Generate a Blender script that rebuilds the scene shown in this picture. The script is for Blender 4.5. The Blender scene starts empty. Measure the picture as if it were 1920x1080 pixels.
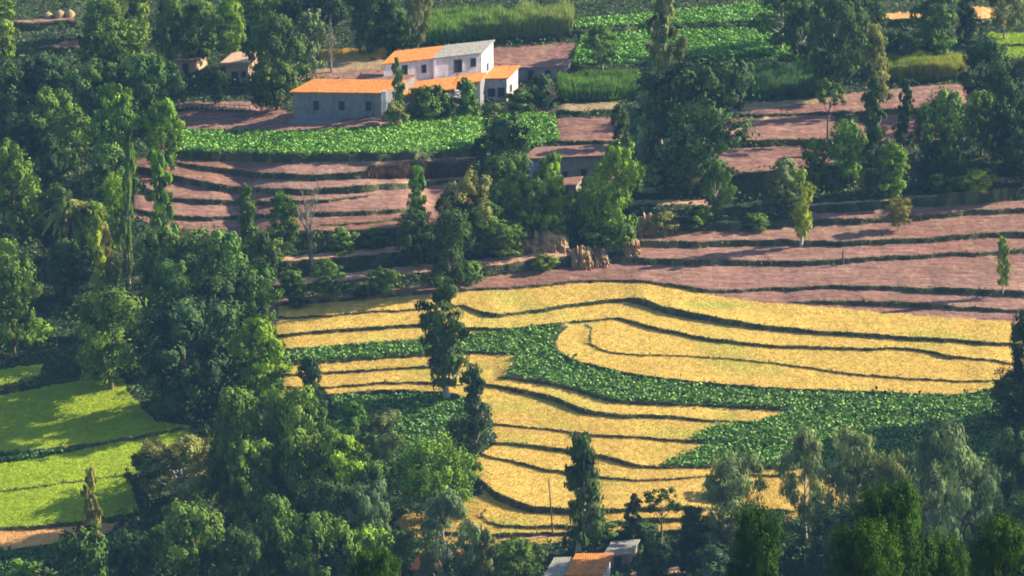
import bpy, math, random
import numpy as np
R = math.radians
random.seed(7); rs = np.random.RandomState(11)
scene = bpy.context.scene
col = scene.collection

# ------------------------------------------------------------------ camera, sky, sun, exposure
W0, H0 = 1920.0, 1080.0
FPX = 960.0 / math.tan(R(7.5))
DEP, DIST = R(18.0), 520.0
CAM = np.array([0.0, -DIST*math.cos(DEP), DIST*math.sin(DEP)])
FWD = np.array([0.0, math.cos(DEP), -math.sin(DEP)])
RGT = np.array([1.0, 0.0, 0.0]); UPV = np.cross(RGT, FWD)
cam = bpy.data.cameras.new('camera'); camo = bpy.data.objects.new('camera', cam); col.objects.link(camo)
cam.sensor_width = 36; cam.lens = 18/math.tan(R(7.5)); cam.clip_start = 1; cam.clip_end = 5000
camo.location = CAM; camo.rotation_euler = (R(90)-DEP, 0, 0)
scene.camera = camo

SUN_EL, SUN_BEAR = 27.0, 71.0          # elevation; compass bearing measured from +Y towards +X
w = bpy.data.worlds.new('World'); scene.world = w; w.use_nodes = True
nt = w.node_tree; bg = nt.nodes['Background']; bg.inputs[1].default_value = 0.075
sky = nt.nodes.new('ShaderNodeTexSky'); sky.sky_type = 'NISHITA'; sky.sun_disc = False
sky.ozone_density = 3.0; sky.sun_elevation = R(SUN_EL); sky.sun_rotation = R(SUN_BEAR)
nt.links.new(sky.outputs[0], bg.inputs[0])
sl = bpy.data.lights.new('sun', 'SUN'); sl.energy = 4.6; sl.angle = R(0.5); sl.color = (1.0, 0.89, 0.70)
so = bpy.data.objects.new('sun', sl); col.objects.link(so)
so.rotation_euler = (R(90-SUN_EL), 0, R(180-SUN_BEAR))
scene.view_settings.view_transform = 'Standard'; scene.view_settings.look = 'None'
scene.view_settings.gamma = 1; scene.view_settings.exposure = 1.52
scene.cycles.filter_width = 1.8; scene.render.resolution_x = 1024; scene.render.resolution_y = 576

# ------------------------------------------------------------------ helpers
def tag(o, label=None, cat=None, group=None, kind=None):
    if label: o['label'] = label
    if cat: o['category'] = cat
    if group: o['group'] = group
    if kind: o['kind'] = kind
    return o

def rays(x, y):
    x = np.asarray(x, float); y = np.asarray(y, float)
    return FWD[None]*1.0 + ((x-960)/FPX)[..., None]*RGT - ((y-540)/FPX)[..., None]*UPV

def _hash(ix, iy, seed):
    h = (ix.astype(np.int64)*374761393 + iy.astype(np.int64)*668265263 + seed*982451653) & 0xFFFFFFFF
    h = ((h ^ (h >> 13))*1274126177) & 0xFFFFFFFF
    return ((h ^ (h >> 16)) & 0xFFFF)/65535.0

def vn(x, y, seed=0):                 # value noise in 0..1
    x, y = np.broadcast_arrays(np.asarray(x, float), np.asarray(y, float))
    ix = np.floor(x); iy = np.floor(y); fx = x-ix; fy = y-iy
    fx = fx*fx*(3-2*fx); fy = fy*fy*(3-2*fy)
    a = _hash(ix, iy, seed); b = _hash(ix+1, iy, seed); c = _hash(ix, iy+1, seed); d = _hash(ix+1, iy+1, seed)
    return (a*(1-fx)+b*fx)*(1-fy)+(c*(1-fx)+d*fx)*fy

def fbm(x, y, seed=0, o=3):
    s = 0; a = .5; t = 0
    for i in range(o):
        s = s+a*vn(x*2**i, y*2**i, seed+i*17); t += a; a *= .5
    return s/t

def np_mesh(name, V, F, mat, colr=None, smooth=False, parent=None, link=True):
    V = np.asarray(V, np.float32).reshape(-1, 3); F = np.asarray(F, np.int32); k = F.shape[1]
    me = bpy.data.meshes.new(name)
    me.vertices.add(len(V)); me.vertices.foreach_set('co', V.ravel())
    me.loops.add(F.size); me.loops.foreach_set('vertex_index', F.ravel())
    me.polygons.add(len(F)); me.polygons.foreach_set('loop_start', np.arange(0, F.size, k, dtype=np.int32))
    me.polygons.foreach_set('loop_total', np.full(len(F), k, np.int32))
    if smooth: me.polygons.foreach_set('use_smooth', np.ones(len(F), bool))
    me.update(calc_edges=True)
    if colr is not None:
        at_ = me.color_attributes.new('col', 'FLOAT_COLOR', 'POINT')
        c4 = np.ones((len(V), 4), np.float32); c4[:, :3] = colr
        at_.data.foreach_set('color', c4.ravel())
    me.materials.append(mat)
    o = bpy.data.objects.new(name, me)
    if link: col.objects.link(o)
    if parent: o.parent = parent
    return o

class MB:                              # polygon soup -> one mesh object
    def __init__(s): s.v = []; s.f = []
    def hexa(s, b, t):                 # four bottom points, four top points, counter clockwise
        n = len(s.v); s.v += [tuple(p) for p in b]+[tuple(p) for p in t]
        s.f += [(n+3, n+2, n+1, n), (n+4, n+5, n+6, n+7)]
        for i in range(4):
            j = (i+1) % 4; s.f.append((n+i, n+j, n+4+j, n+4+i))
        return s
    def box(s, c, u, vdir, hu, hv, z0, z1):
        c = np.array(c, float); u = np.array(u, float); vd = np.array(vdir, float)
        q = [c-u*hu-vd*hv, c+u*hu-vd*hv, c+u*hu+vd*hv, c-u*hu+vd*hv]
        return s.hexa([(p[0], p[1], z0) for p in q], [(p[0], p[1], z1) for p in q])
    def tube(s, pts, rad, n=6):
        pts = [np.array(p, float) for p in pts]; m = len(pts); base = len(s.v)
        for i, p in enumerate(pts):
            d = pts[min(i+1, m-1)]-pts[max(i-1, 0)]; d = d/(np.linalg.norm(d)+1e-9)
            a = np.cross(d, (0, 0, 1) if abs(d[2]) < .9 else (1, 0, 0)); a /= np.linalg.norm(a); b = np.cross(d, a)
            for k in range(n):
                t = 2*math.pi*k/n; q = p+(a*math.cos(t)+b*math.sin(t))*rad[i]; s.v.append(tuple(q))
        for i in range(m-1):
            for k in range(n):
                j = (k+1) % n; s.f.append((base+i*n+k, base+i*n+j, base+(i+1)*n+j, base+(i+1)*n+k))
        s.f.append(tuple(base+(m-1)*n+k for k in range(n)))
        return s
    def build(s, name, mat, parent=None, link=True, smooth=False):
        me = bpy.data.meshes.new(name); me.from_pydata(s.v, [], s.f)
        if smooth: me.polygons.foreach_set('use_smooth', [True]*len(me.polygons))
        me.materials.append(mat); me.update()
        o = bpy.data.objects.new(name, me)
        if link: col.objects.link(o)
        if parent: o.parent = parent
        return o

# ------------------------------------------------------------------ materials
def new_mat(name, rough=.85, spec=.3):
    m = bpy.data.materials.new(name); m.use_nodes = True
    b = m.node_tree.nodes['Principled BSDF']; b.inputs['Roughness'].default_value = rough
    b.inputs['Specular IOR Level'].default_value = spec
    return m, m.node_tree, b

def N(nt, t, **k):
    n = nt.nodes.new(t)
    for a, b in k.items(): setattr(n, a, b)
    return n

def noise(nt, scale, detail=4, rough=.6, coord='Object'):
    tc = N(nt, 'ShaderNodeTexCoord'); n = N(nt, 'ShaderNodeTexNoise')
    n.inputs['Scale'].default_value = scale; n.inputs['Detail'].default_value = detail; n.inputs['Roughness'].default_value = rough
    nt.links.new(tc.outputs[coord], n.inputs['Vector']); return n

def ramp(nt, src, stops):
    r = N(nt, 'ShaderNodeValToRGB'); e = r.color_ramp.elements
    while len(e) < len(stops): e.new(.5)
    for i, (p, c) in enumerate(stops): e[i].position = p; e[i].color = (*c, 1) if len(c) == 3 else c
    nt.links.new(src, r.inputs[0]); return r

def mul(nt, a, b, fac=1.0, mode='MULTIPLY'):
    m = N(nt, 'ShaderNodeMix', data_type='RGBA', blend_type=mode); m.inputs[0].default_value = fac
    nt.links.new(a, m.inputs[6]); nt.links.new(b, m.inputs[7]); return m.outputs[2]

def bump(nt, b, src, strength, dist):
    bp = N(nt, 'ShaderNodeBump'); bp.inputs['Strength'].default_value = strength; bp.inputs['Distance'].default_value = dist
    nt.links.new(src, bp.inputs['Height']); nt.links.new(bp.outputs[0], b.inputs['Normal'])

def attr_mat(name, rough=.9, spec=.15, sc=1.3, lo=.72, hi=1.25, trans=0.0, bmp=.0):
    m, t, b = new_mat(name, rough, spec)
    a = N(t, 'ShaderNodeAttribute', attribute_name='col')
    n = noise(t, sc, 6, .7)
    r = ramp(t, n.outputs[0], [(.3, (lo,)*3), (.7, (hi,)*3)])
    c = mul(t, a.outputs['Color'], r.outputs[0]); t.links.new(c, b.inputs['Base Color'])
    if bmp: bump(t, b, n.outputs[0], bmp, .3)
    if trans: translucent(t, b, c, trans)
    return m

def translucent(t, b, c, fac):
    tr = N(t, 'ShaderNodeBsdfTranslucent'); mx = N(t, 'ShaderNodeMixShader'); mx.inputs[0].default_value = fac
    t.links.new(c, tr.inputs[0]); t.links.new(b.outputs[0], mx.inputs[1]); t.links.new(tr.outputs[0], mx.inputs[2])
    t.links.new(mx.outputs[0], t.nodes['Material Output'].inputs[0])

def leaf_mat(name, c, rough=.8, spec=.12, var=.3, trans=.16):
    m, t, b = new_mat(name, rough, spec)
    a = N(t, 'ShaderNodeAttribute', attribute_name='col')
    oi = N(t, 'ShaderNodeObjectInfo')
    r = ramp(t, oi.outputs['Random'], [(0, (c[0]*(1-var), c[1]*(1-var*.6), c[2])), (.5, c), (1, (c[0]*(1+var), c[1]*(1+var*.4), c[2]*.8))])
    cc = mul(t, a.outputs['Color'], r.outputs[0]); t.links.new(cc, b.inputs['Base Color'])
    translucent(t, b, cc, trans); return m

def plain_mat(name, c, rough=.85, sc=3.0, lo=.75, hi=1.2, spec=.25, bmp=.3):
    m, t, b = new_mat(name, rough, spec)
    n = noise(t, sc, 6, .7)
    r = ramp(t, n.outputs[0], [(.3, tuple(x*lo for x in c)), (.7, tuple(min(1, x*hi) for x in c))])
    t.links.new(r.outputs[0], b.inputs['Base Color'])
    if bmp: bump(t, b, n.outputs[0], bmp, .08)
    return m

M = {}
M['ground'] = attr_mat('ground', .95, .1, 1.1, .7, 1.28, bmp=.55)
M['rice'] = attr_mat('rice_leaf', .75, .2, .5, .85, 1.12, trans=.2)
M['crop'] = attr_mat('crop_leaf', .6, .3, .6, .8, 1.2, trans=.18)
M['weed'] = attr_mat('weed_leaf', .7, .2, .6, .75, 1.2, trans=.15)
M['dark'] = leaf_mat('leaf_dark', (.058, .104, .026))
M['mid'] = leaf_mat('leaf_mid', (.108, .186, .028))
M['bright'] = leaf_mat('leaf_bright', (.155, .275, .024))
M['lime'] = leaf_mat('leaf_lime', (.230, .320, .035))
M['olive'] = leaf_mat('leaf_olive', (.200, .215, .060))
M['pale'] = leaf_mat('leaf_pale', (.190, .245, .085))
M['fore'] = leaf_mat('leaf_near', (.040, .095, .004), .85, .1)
M['bark'] = plain_mat('bark', (.16, .12, .09), .95, 8)
M['pale_bark'] = plain_mat('pale_bark', (.42, .37, .31), .9, 8)
M['white_wall'] = plain_mat('whitewash', (.88, .82, .86), .9, 1.0, .72, 1.12, bmp=.1)
M['shaded_grey_wall'] = plain_mat('shaded_grey_plaster', (.24, .24, .25), .9, .9, .75, 1.15, bmp=.1)  # grey tone puts the shade on wing and verandah walls into the colour
M['shaded_pale_wall'] = plain_mat('shaded_stained_wall', (.50, .46, .47), .9, 1.0, .6, 1.25, bmp=.2)  # white greyed to carry the right wing's shade, with stains on top
M['mud_wall'] = plain_mat('mud_plaster', (.50, .33, .22), .95, 1.2, .8, 1.1, bmp=.2)
M['stone_wall'] = plain_mat('rubble_stone', (.30, .25, .21), .95, 3.5, .5, 1.4, bmp=.6)
for k_ in ('white_wall', 'shaded_grey_wall', 'shaded_pale_wall'):
    t_ = M[k_].node_tree; b_ = t_.nodes['Principled BSDF']; src = b_.inputs['Base Color'].links[0].from_socket
    tc = N(t_, 'ShaderNodeTexCoord'); mp = N(t_, 'ShaderNodeMapping'); mp.inputs['Scale'].default_value = (2.2, 2.2, .35)
    n_ = N(t_, 'ShaderNodeTexNoise'); n_.inputs['Scale'].default_value = 1.0; n_.inputs['Detail'].default_value = 6; n_.inputs['Roughness'].default_value = .7
    t_.links.new(tc.outputs['Object'], mp.inputs[0]); t_.links.new(mp.outputs[0], n_.inputs['Vector'])
    r_ = ramp(t_, n_.outputs[0], [(.30, (.62, .57, .50)), (.52, (1, 1, 1))]); t_.links.new(mul(t_, src, r_.outputs[0]), b_.inputs['Base Color'])
M['recess_dark'] = plain_mat('dark_wood_recess', (.035, .04, .05), .6, 5)  # openings sit flush; dark colour stands in for the shade of a recess
M['frame'] = plain_mat('window_frame', (.12, .13, .16), .7, 5)
M['earth'] = plain_mat('eroded_earth', (.42, .26, .13), .95, 1.6, .65, 1.25, bmp=.5)
M['straw'] = plain_mat('straw', (.42, .29, .14), .95, 5, .7, 1.25, bmp=.6)
M['wood'] = plain_mat('pole_wood', (.10, .08, .07), .9, 6)
M['pale_wood'] = plain_mat('weathered_stick', (.42, .34, .28), .9, 6)

def tile_mat(name, c, c2, sc=1.6):
    m, t, b = new_mat(name, .8, .25)
    tc = N(t, 'ShaderNodeTexCoord')
    wv = N(t, 'ShaderNodeTexWave', wave_type='BANDS', bands_direction='X'); wv.inputs['Scale'].default_value = sc
    wv.inputs['Distortion'].default_value = .6; wv.inputs['Detail'].default_value = 2
    t.links.new(tc.outputs['Object'], wv.inputs[0])
    n = noise(t, 1.5, 8, .8); r = ramp(t, n.outputs[0], [(.42, c2), (.5, c), (.72, tuple(min(1, x*1.15) for x in c))])
    r2 = ramp(t, wv.outputs[0], [(0, (.5,)*3), (.5, (1, 1, 1))])
    t.links.new(mul(t, r.outputs[0], r2.outputs[0]), b.inputs['Base Color']); bump(t, b, wv.outputs[0], .5, .06)
    return m
M['tile'] = tile_mat('clay_tile', (.74, .26, .045), (.46, .16, .06))
M['old_tile'] = tile_mat('weathered_tile', (.30, .15, .105), (.17, .10, .08))
M['slate'] = tile_mat('grey_slate', (.36, .33, .28), (.25, .24, .20))
M['sheet'] = tile_mat('metal_sheet', (.34, .38, .50), (.22, .25, .33), 5)

# ------------------------------------------------------------------ field edges (pixels of the 1920 px photo): x, y, visible riser height
RISERS = [
 [(1330,833,4),(1480,835,6),(1700,823,6),(1880,802,6)],[(1475,771,3),(1700,777,5),(1890,772,5)],[(1100,722,2),(1300,741,3),(1600,752,3)],
 [(525,597,5),(620,592,5),(760,582,5),(800,578,5),(850,575,4),(868,573,5),(895,585,9),(920,592,11),(940,593,8),(970,588,7),(1000,584,8),(1080,573,7),(1130,566,7),(1180,563,9),(1210,569,15),(1250,583,17),(1300,594,17),(1360,604,14),(1440,616,12),(1540,624,10),(1640,631,10),(1760,638,9),(1905,648,8)],
 [(510,631,7),(620,621,8),(720,615,8),(800,611,8),(880,618,8),(960,617,7),(1080,604,6),(1120,600,4),(1160,598,6),(1185,604,8),(1230,618,8),(1290,630,8),(1360,641,8),(1440,649,7),(1540,654,7),(1640,655,6),(1700,655,6),(1750,661,7),(1785,671,9),(1815,674,4),(1860,676,5),(1900,684,5)],
 [(1105,644,3),(1125,655,4),(1150,662,4),(1200,666,3),(1300,669,3),(1400,677,3),(1440,681,3),(1500,688,4),(1560,697,4),(1640,706,5),(1720,711,4),(1800,716,4),(1890,716,3)],
 [(1042,655,6),(1060,671,8),(1080,681,9),(1150,698,9),(1240,713,9),(1330,722,9),(1440,731,8),(1560,734,8),(1640,736,6),(1700,740,5),(1800,743,5),(1860,738,5)],
 [(515,658,3),(620,651,4),(720,643,4),(800,637,4),(880,628,4),(960,622,3),(1050,612,3)],
 [(945,708,6),(1000,716,7),(1060,727,8),(1105,741,9),(1150,754,8),(1250,759,7),(1350,760,6),(1440,768,6),(1470,771,4)],
 [(520,685,4),(640,678,5),(720,672,5),(800,667,5),(880,662,4),(960,662,3)],
 [(535,704,4),(640,698,6),(720,694,5),(800,689,6),(870,688,4)],
 [(535,727,4),(620,728,4),(700,721,5),(760,718,5),(820,719,5),(860,722,4)],
 [(540,744,8),(640,741,8),(690,737,10),(760,735,12),(830,740,12),(870,748,10),(900,756,5)],
 [(890,720,5),(940,727,8),(990,738,12),(1040,750,14),(1085,768,14),(1120,777,10),(1180,781,9),(1260,783,8),(1320,789,6),(1430,795,4)],
 [(915,794,5),(960,799,5),(1020,806,4),(1090,813,5),(1140,819,6),(1200,822,6),(1300,828,6),(1320,830,4)],
 [(910,832,5),(960,834,7),(1020,840,9),(1070,848,9),(1130,857,9),(1165,867,11),(1200,876,8),(1240,878,5),(1330,877,4),(1420,879,4),(1490,880,5)],
 [(900,853,4),(960,867,6),(1020,881,7),(1070,890,6),(1140,898,5),(1200,902,5),(1240,901,5),(1300,896,4),(1380,890,4),(1480,894,6),(1560,897,4)],
 [(885,885,8),(900,905,14),(930,930,19),(960,943,19),(1000,955,16),(1060,959,13),(1160,958,10),(1270,954,9),(1480,960,8)],
 [(905,972,4),(912,980,5),(940,988,6),(1000,989,7),(1060,990,7),(1100,989,8),(1160,982,12),(1230,976,12),(1330,976,12)],
 [(830,1000,8),(900,1006,12),(1000,1003,8),(1060,1001,7),(1120,1005,14),(1200,1002,12),(1300,998,10)],
 [(525,572,5),(600,567,6),(680,560,6),(780,550,5),(830,546,5),(960,540,4),(1060,531,4),(1130,527,4),(1220,529,5),(1270,537,6),(1310,546,8),(1340,547,6),(1440,543,6),(1560,540,6),(1640,541,8),(1720,544,10),(1800,547,13),(1940,553,12)],
 [(1490,566,3),(1560,567,8),(1620,568,9),(1720,573,10),(1800,578,9),(1940,586,8)],
 [(1150,487,12),(1180,488,14),(1240,492,12),(1320,493,10),(1440,494,10),(1560,493,10),(1640,486,9),(1720,482,8),(1800,478,7),(1860,476,7),(1940,470,9)],
 [(1195,458,9),(1220,458,13),(1300,459,12),(1400,455,12),(1500,457,11),(1560,458,10),(1640,456,10),(1720,451,10),(1800,446,10),(1860,441,9),(1940,440,12)],
 [(1220,428,14),(1300,427,14),(1400,425,14),(1480,420,12),(1560,416,11),(1640,415,10),(1700,411,9),(1760,406,9),(1820,400,9),(1940,394,9)],
 [(1230,400,12),(1340,398,14),(1440,395,14),(1540,390,12),(1640,386,15),(1720,382,12),(1760,380,20),(1820,371,26),(1940,362,22)],
 [(1195,350,30),(1300,350,34),(1400,345,36),(1500,340,40),(1600,335,36),(1700,325,26),(1800,320,20),(1940,315,20)],
 [(1340,269,12),(1450,268,12),(1560,266,10),(1700,268,10),(1800,270,12)],
 [(1340,217,5),(1450,217,5),(1560,214,6),(1700,208,8),(1800,205,8)],
 [(1050,212,7),(1160,211,7)],[(1050,270,9),(1160,268,9)],
 [(320,303,6),(360,312,8),(420,322,10),(480,329,12),(560,333,12),(640,331,11),(685,328,14),(700,322,26),(800,318,30),(890,316,34),(905,318,10)],
 [(190,311,10),(240,316,12),(300,326,14),(340,339,14),(400,351,14),(460,357,10),(520,360,10),(620,359,12),(680,355,14),(760,349,12),(800,346,10),(850,341,7),(895,336,5)],
 [(265,357,10),(330,374,8),(400,380,10),(460,382,8),(500,381,9),(560,381,8),(600,378,5),(700,366,3)],
 [(255,396,8),(330,409,8),(400,411,8),(460,408,8),(540,403,7),(610,401,8),(700,399,8),(760,396,7),(790,394,5)],
 [(610,423,4),(700,418,4),(760,412,4)],
 [(330,292,14),(400,294,16),(480,297,16),(600,299,15),(700,296,14),(800,293,12),(890,287,10),(960,283,8)],
 [(340,244,3),(560,247,3),(700,240,4)],
 [(470,458,30),(560,452,36),(700,446,34),(780,440,30)],
 [(500,503,18),(620,494,18),(760,482,18),(900,470,14)],
 [(480,548,16),(620,536,14),(700,527,14),(820,516,14),(900,510,18),(1000,498,20),(1070,488,18)],
 [(850,455,14),(1000,442,26),(1070,440,24),(1160,430,20)],
 [(-20,866,8),(60,848,10),(150,838,10),(180,834,8),(250,822,8),(340,806,8)],
 [(-20,926,3),(60,915,4),(150,902,4),(240,890,3)],
 [(-20,730,4),(60,720,4),(150,712,6),(230,706,8)],
 [(-20,995,8),(60,990,9),(150,982,10),(260,972,8)],[(-20,1040,8),(60,1030,10),(150,1018,10)],
 [(-20,640,12),(100,636,14),(200,640,12)],
 [(-20,100,14),(80,96,14),(150,92,12)],[(-20,52,16),(60,50,16),(150,46,14)],
 [(310,205,6),(400,206,6),(470,210,5)],
 [(920,128,5),(1070,124,4)],[(1080,130,6),(1300,128,5),(1560,120,6),(1650,152,8),(1810,146,6)],
 [(880,72,12),(960,70,14),(1080,64,14),(1200,56,10),(1420,50,12),(1560,42,10)],
 [(1080,112,2),(1300,114,8),(1500,108,8)],
 [(1650,44,14),(1760,42,14),(1850,40,10)],[(1850,86,4),(1940,84,4)],
]
# ------------------------------------------------------------------ the ground as one terraced sheet
xs = np.concatenate([np.arange(-900, -40, 20.), np.arange(-40, 1960, 2.), np.arange(1960, 2821, 20.)])
ys = np.concatenate([np.arange(1300, 1100, -6.), np.arange(1100, -20, -1.5), np.arange(-20, -401, -10.)])
def riser_at(pts, x, seed):
    p = np.array(pts, float); xc = np.clip(x, p[0, 0], p[-1, 0])
    yc = np.interp(xc, p[:, 0], p[:, 1]); th = np.interp(xc, p[:, 0], p[:, 2])
    fade = np.clip(np.minimum(x-p[0, 0]+14, p[-1, 0]+14-x)/14, 0, 1)
    if p[0, 0] < 0: fade = np.clip((p[-1, 0]+14-x)/14, 0, 1)
    if p[-1, 0] > 1900: fade = np.clip((x-p[0, 0]+14)/14, 0, 1)
    th = th*fade*(.88+.24*vn(x/23., seed*3.1, seed)); yc = yc+(vn(x/31., 9.1, seed+5)-.5)*2.5+(vn(x/9., 3.3, seed+8)-.5)*1.6
    return yc, th
RC = [riser_at([(a, b, c*.85 if b > 575 else c) for a, b, c in p], xs, i) for i, p in enumerate(RISERS)]
nx, ny = len(xs), len(ys)
P = np.zeros((ny, nx, 3)); ISR = np.zeros((ny, nx))
def ztarget(x, y): return 0.12*y
r0 = rays(xs, np.full(nx, ys[0]))
t0 = (0.12*CAM[1]-CAM[2])/(r0[:, 2]-0.12*r0[:, 1])
cur = CAM+t0[:, None]*r0; P[0] = cur
ker = np.ones(41)/41
for j in range(1, ny):
    y = ys[j]; ym = .5*(ys[j]+ys[j-1]); dy = ys[j-1]-ys[j]
    cov = np.zeros(nx)
    for yc, th in RC:
        o = np.minimum(ym+dy/2, yc+th/2)-np.maximum(ym-dy/2, yc-th/2)
        cov = np.maximum(cov, np.clip(o/dy, 0, 1))
    ISR[j] = cov
    r = rays(xs, np.full(nx, y))
    dz = ztarget(cur[:, 0], cur[:, 1])-cur[:, 2]
    sf = np.clip(.06+.08*dz, -.01, .28)
    sf = np.convolve(np.pad(sf, 20, mode='edge'), ker, 'valid')
    ang = np.arctan(sf)*(1-cov)+R(65)*cov
    s = np.tan(ang)
    t = (s*(CAM[1]-cur[:, 1])-(CAM[2]-cur[:, 2]))/(r[:, 2]-s*r[:, 1])
    for _ in range(4): t[1:-1] = t[1:-1]*.5+(t[:-2]+t[2:])*.25
    cur = CAM+t[:, None]*r; P[j] = cur
GX, GY = np.meshgrid(xs, ys)

def at(px, py):
    px = np.asarray(px, float); py = np.asarray(py, float)
    fi = np.interp(px, xs, np.arange(nx)); fj = np.interp(-py, -ys, np.arange(ny))
    i = np.clip(fi.astype(int), 0, nx-2); j = np.clip(fj.astype(int), 0, ny-2); a = (fi-i)[..., None]; b = (fj-j)[..., None]
    return (P[j, i]*(1-a)+P[j, i+1]*a)*(1-b)+(P[j+1, i]*(1-a)+P[j+1, i+1]*a)*b
def gsample(G, px, py):
    i = np.clip(np.rint(np.interp(px, xs, np.arange(nx))).astype(int), 0, nx-1); j = np.clip(np.rint(np.interp(-py, -ys, np.arange(ny))).astype(int), 0, ny-1)
    return G[j, i]
def ppm(p): return FPX/np.dot(np.asarray(p)-CAM, FWD)

def inpoly(X, Y, poly):
    ins = np.zeros(X.shape, bool); n = len(poly)
    for i in range(n):
        x1, y1 = poly[i]; x2, y2 = poly[(i+1) % n]
        if y1 == y2: continue
        c = ((y1 > Y) != (y2 > Y)) & (X < (x2-x1)*(Y-y1)/(y2-y1)+x1); ins ^= c
    return ins
def nearline(X, Y, pts, wd):
    m = np.zeros(X.shape, bool)
    for (x1, y1), (x2, y2) in zip(pts[:-1], pts[1:]):
        dx, dy = x2-x1, y2-y1; t = np.clip(((X-x1)*dx+(Y-y1)*dy)/(dx*dx+dy*dy), 0, 1)
        m |= np.hypot(X-x1-t*dx, Y-y1-t*dy) < wd/2
    return m

UNDER, SOIL, GOLD, LEAFY, GREEN, PATH, BANK, ORANGE, CANE, DRY, DARKSOIL = range(11)
AREAS = [
 (SOIL, [(480,640),(480,585),(530,560),(700,548),(900,522),(1000,508),(1150,494),(1195,465),(1200,440),(1300,431),(1440,424),(1520,400),(1640,395),(1920,350),(2400,330),(2400,660),(480,660)]),
 (SOIL, [(185,300),(345,292),(480,300),(700,303),(890,298),(900,345),(890,400),(780,430),(640,448),(560,460),(420,455),(330,445),(240,400)]),
 (SOIL, [(300,192),(480,190),(560,215),(720,222),(760,236),(700,243),(560,247),(345,244),(320,215)]),
 (SOIL, [(1045,222),(1170,220),(1175,268),(1045,270)]),
 (SOIL, [(1330,222),(1560,214),(1600,262),(1340,265)]),
 (SOIL, [(1340,214),(1400,200),(1570,176),(1790,156),(1840,170),(1830,205),(1700,204),(1560,212)]),
 (SOIL, [(1600,216),(1830,212),(1840,262),(1600,262)]),
 (SOIL, [(1345,278),(1500,274),(1600,285),(1560,305),(1480,318),(1350,324)]),
 (SOIL, [(918,92),(1086,77),(1066,124),(960,130),(920,126)]),
 (SOIL, [(-60,95),(60,90),(155,72),(155,88),(60,96),(-60,104)]),
 (SOIL, [(-40,42),(140,32),(140,42),(-40,56)]),
 (SOIL, [(560,132),(720,128),(720,146),(560,150)]),
 (DRY, [(1340,200),(1500,186),(1560,180),(1560,190),(1400,206)]),
 (DRY, [(940,199),(1160,192),(1165,210),(940,212)]),
 (GOLD, [(525,573),(600,568),(700,560),(830,551),(960,542),(1100,531),(1200,530),(1260,538),(1310,549),(1380,561),(1440,568),(1540,575),(1620,582),(1720,591),(1900,603),(1960,606),(1960,660),(1910,690),(1890,716),(1850,732),(1780,741),(1700,739),(1600,733),(1440,729),(1330,720),(1240,711),(1180,702),(1120,689),(1080,676),(1052,660),(1040,640),(1050,622),(1068,611),(960,618),(880,625),(800,635),(700,641),(510,656)]),
 (GOLD, [(530,686),(640,679),(800,668),(962,662),(968,676),(945,706),(1000,717),(1060,728),(1105,742),(1150,755),(1300,762),(1470,772),(1430,790),(1335,800),(1295,824),(1328,834),(1235,873),(1330,878),(1490,879),(1600,893),(1620,960),(1480,975),(1330,990),(1200,998),(1100,1012),(960,1024),(830,1020),(760,1000),(738,980),(755,968),(840,945),(905,928),(893,890),(895,858),(930,832),(925,795),(918,760),(870,744),(760,735),(640,742),(530,745)]),
 (LEAFY, [(518,658),(620,652),(800,639),(880,629),(960,620),(1068,612),(1045,628),(1038,650),(1055,670),(1100,690),(1180,709),(1330,727),(1440,735),(1560,738),(1700,744),(1900,740),(1920,800),(1880,870),(1700,880),(1490,877),(1235,874),(1328,834),(1295,824),(1335,800),(1430,790),(1480,772),(1440,769),(1240,758),(1150,752),(1100,736),(1060,725),(1000,714),(945,707),(960,690),(968,668),(880,661),(800,667),(640,678),(518,686)]),
 (LEAFY, [(620,748),(760,742),(870,750),(890,800),(880,850),(640,850)]),
 (LEAFY, [(338,248),(450,247),(560,250),(700,242),(800,226),(900,214),(1040,216),(1050,266),(1000,276),(900,280),(700,292),(560,293),(400,291),(338,284)]),
 (LEAFY, [(1085,75),(1110,60),(1600,52),(1600,112),(1060,122)]),
 (LEAFY, [(1075,48),(1090,38),(1280,22),(1440,6),(1560,8),(1560,36),(1280,46),(1080,54)]),
 (LEAFY, [(1600,70),(1740,74),(1740,90),(1600,90)]),
 (LEAFY, [(-60,850),(60,838),(150,830),(155,842),(60,864),(-60,880)]),
 (LEAFY, [(-60,1034),(60,1028),(130,1020),(240,1000),(240,1050),(-60,1075)]),
 (GREEN, [(-60,752),(80,727),(170,710),(230,706),(238,735),(292,790),(360,798),(340,835),(262,850),(246,905),(260,960),(100,985),(-60,992)]),
 (LEAFY, [(-60,858),(60,846),(150,832),(158,842),(60,862),(-60,876)]),
 (ORANGE, [(-60,998),(60,992),(150,984),(220,980),(200,1000),(120,1022),(-60,1036)]),
 (GOLD, [(600,94),(725,88),(725,108),(600,116)]),
 (GREEN, [(1850,62),(1960,58),(1960,112),(1880,108),(1850,90)]),
 (ORANGE, [(1825,12),(1875,14),(1875,34),(1825,34)]),
 (ORANGE, [(1660,24),(1730,24),(1728,38),(1650,40)]),
 (GREEN, [(-60,700),(20,690),(80,682),(75,706),(-60,735)]),
 (DRY, [(560,116),(720,110),(720,128),(560,136)]),
]
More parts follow.
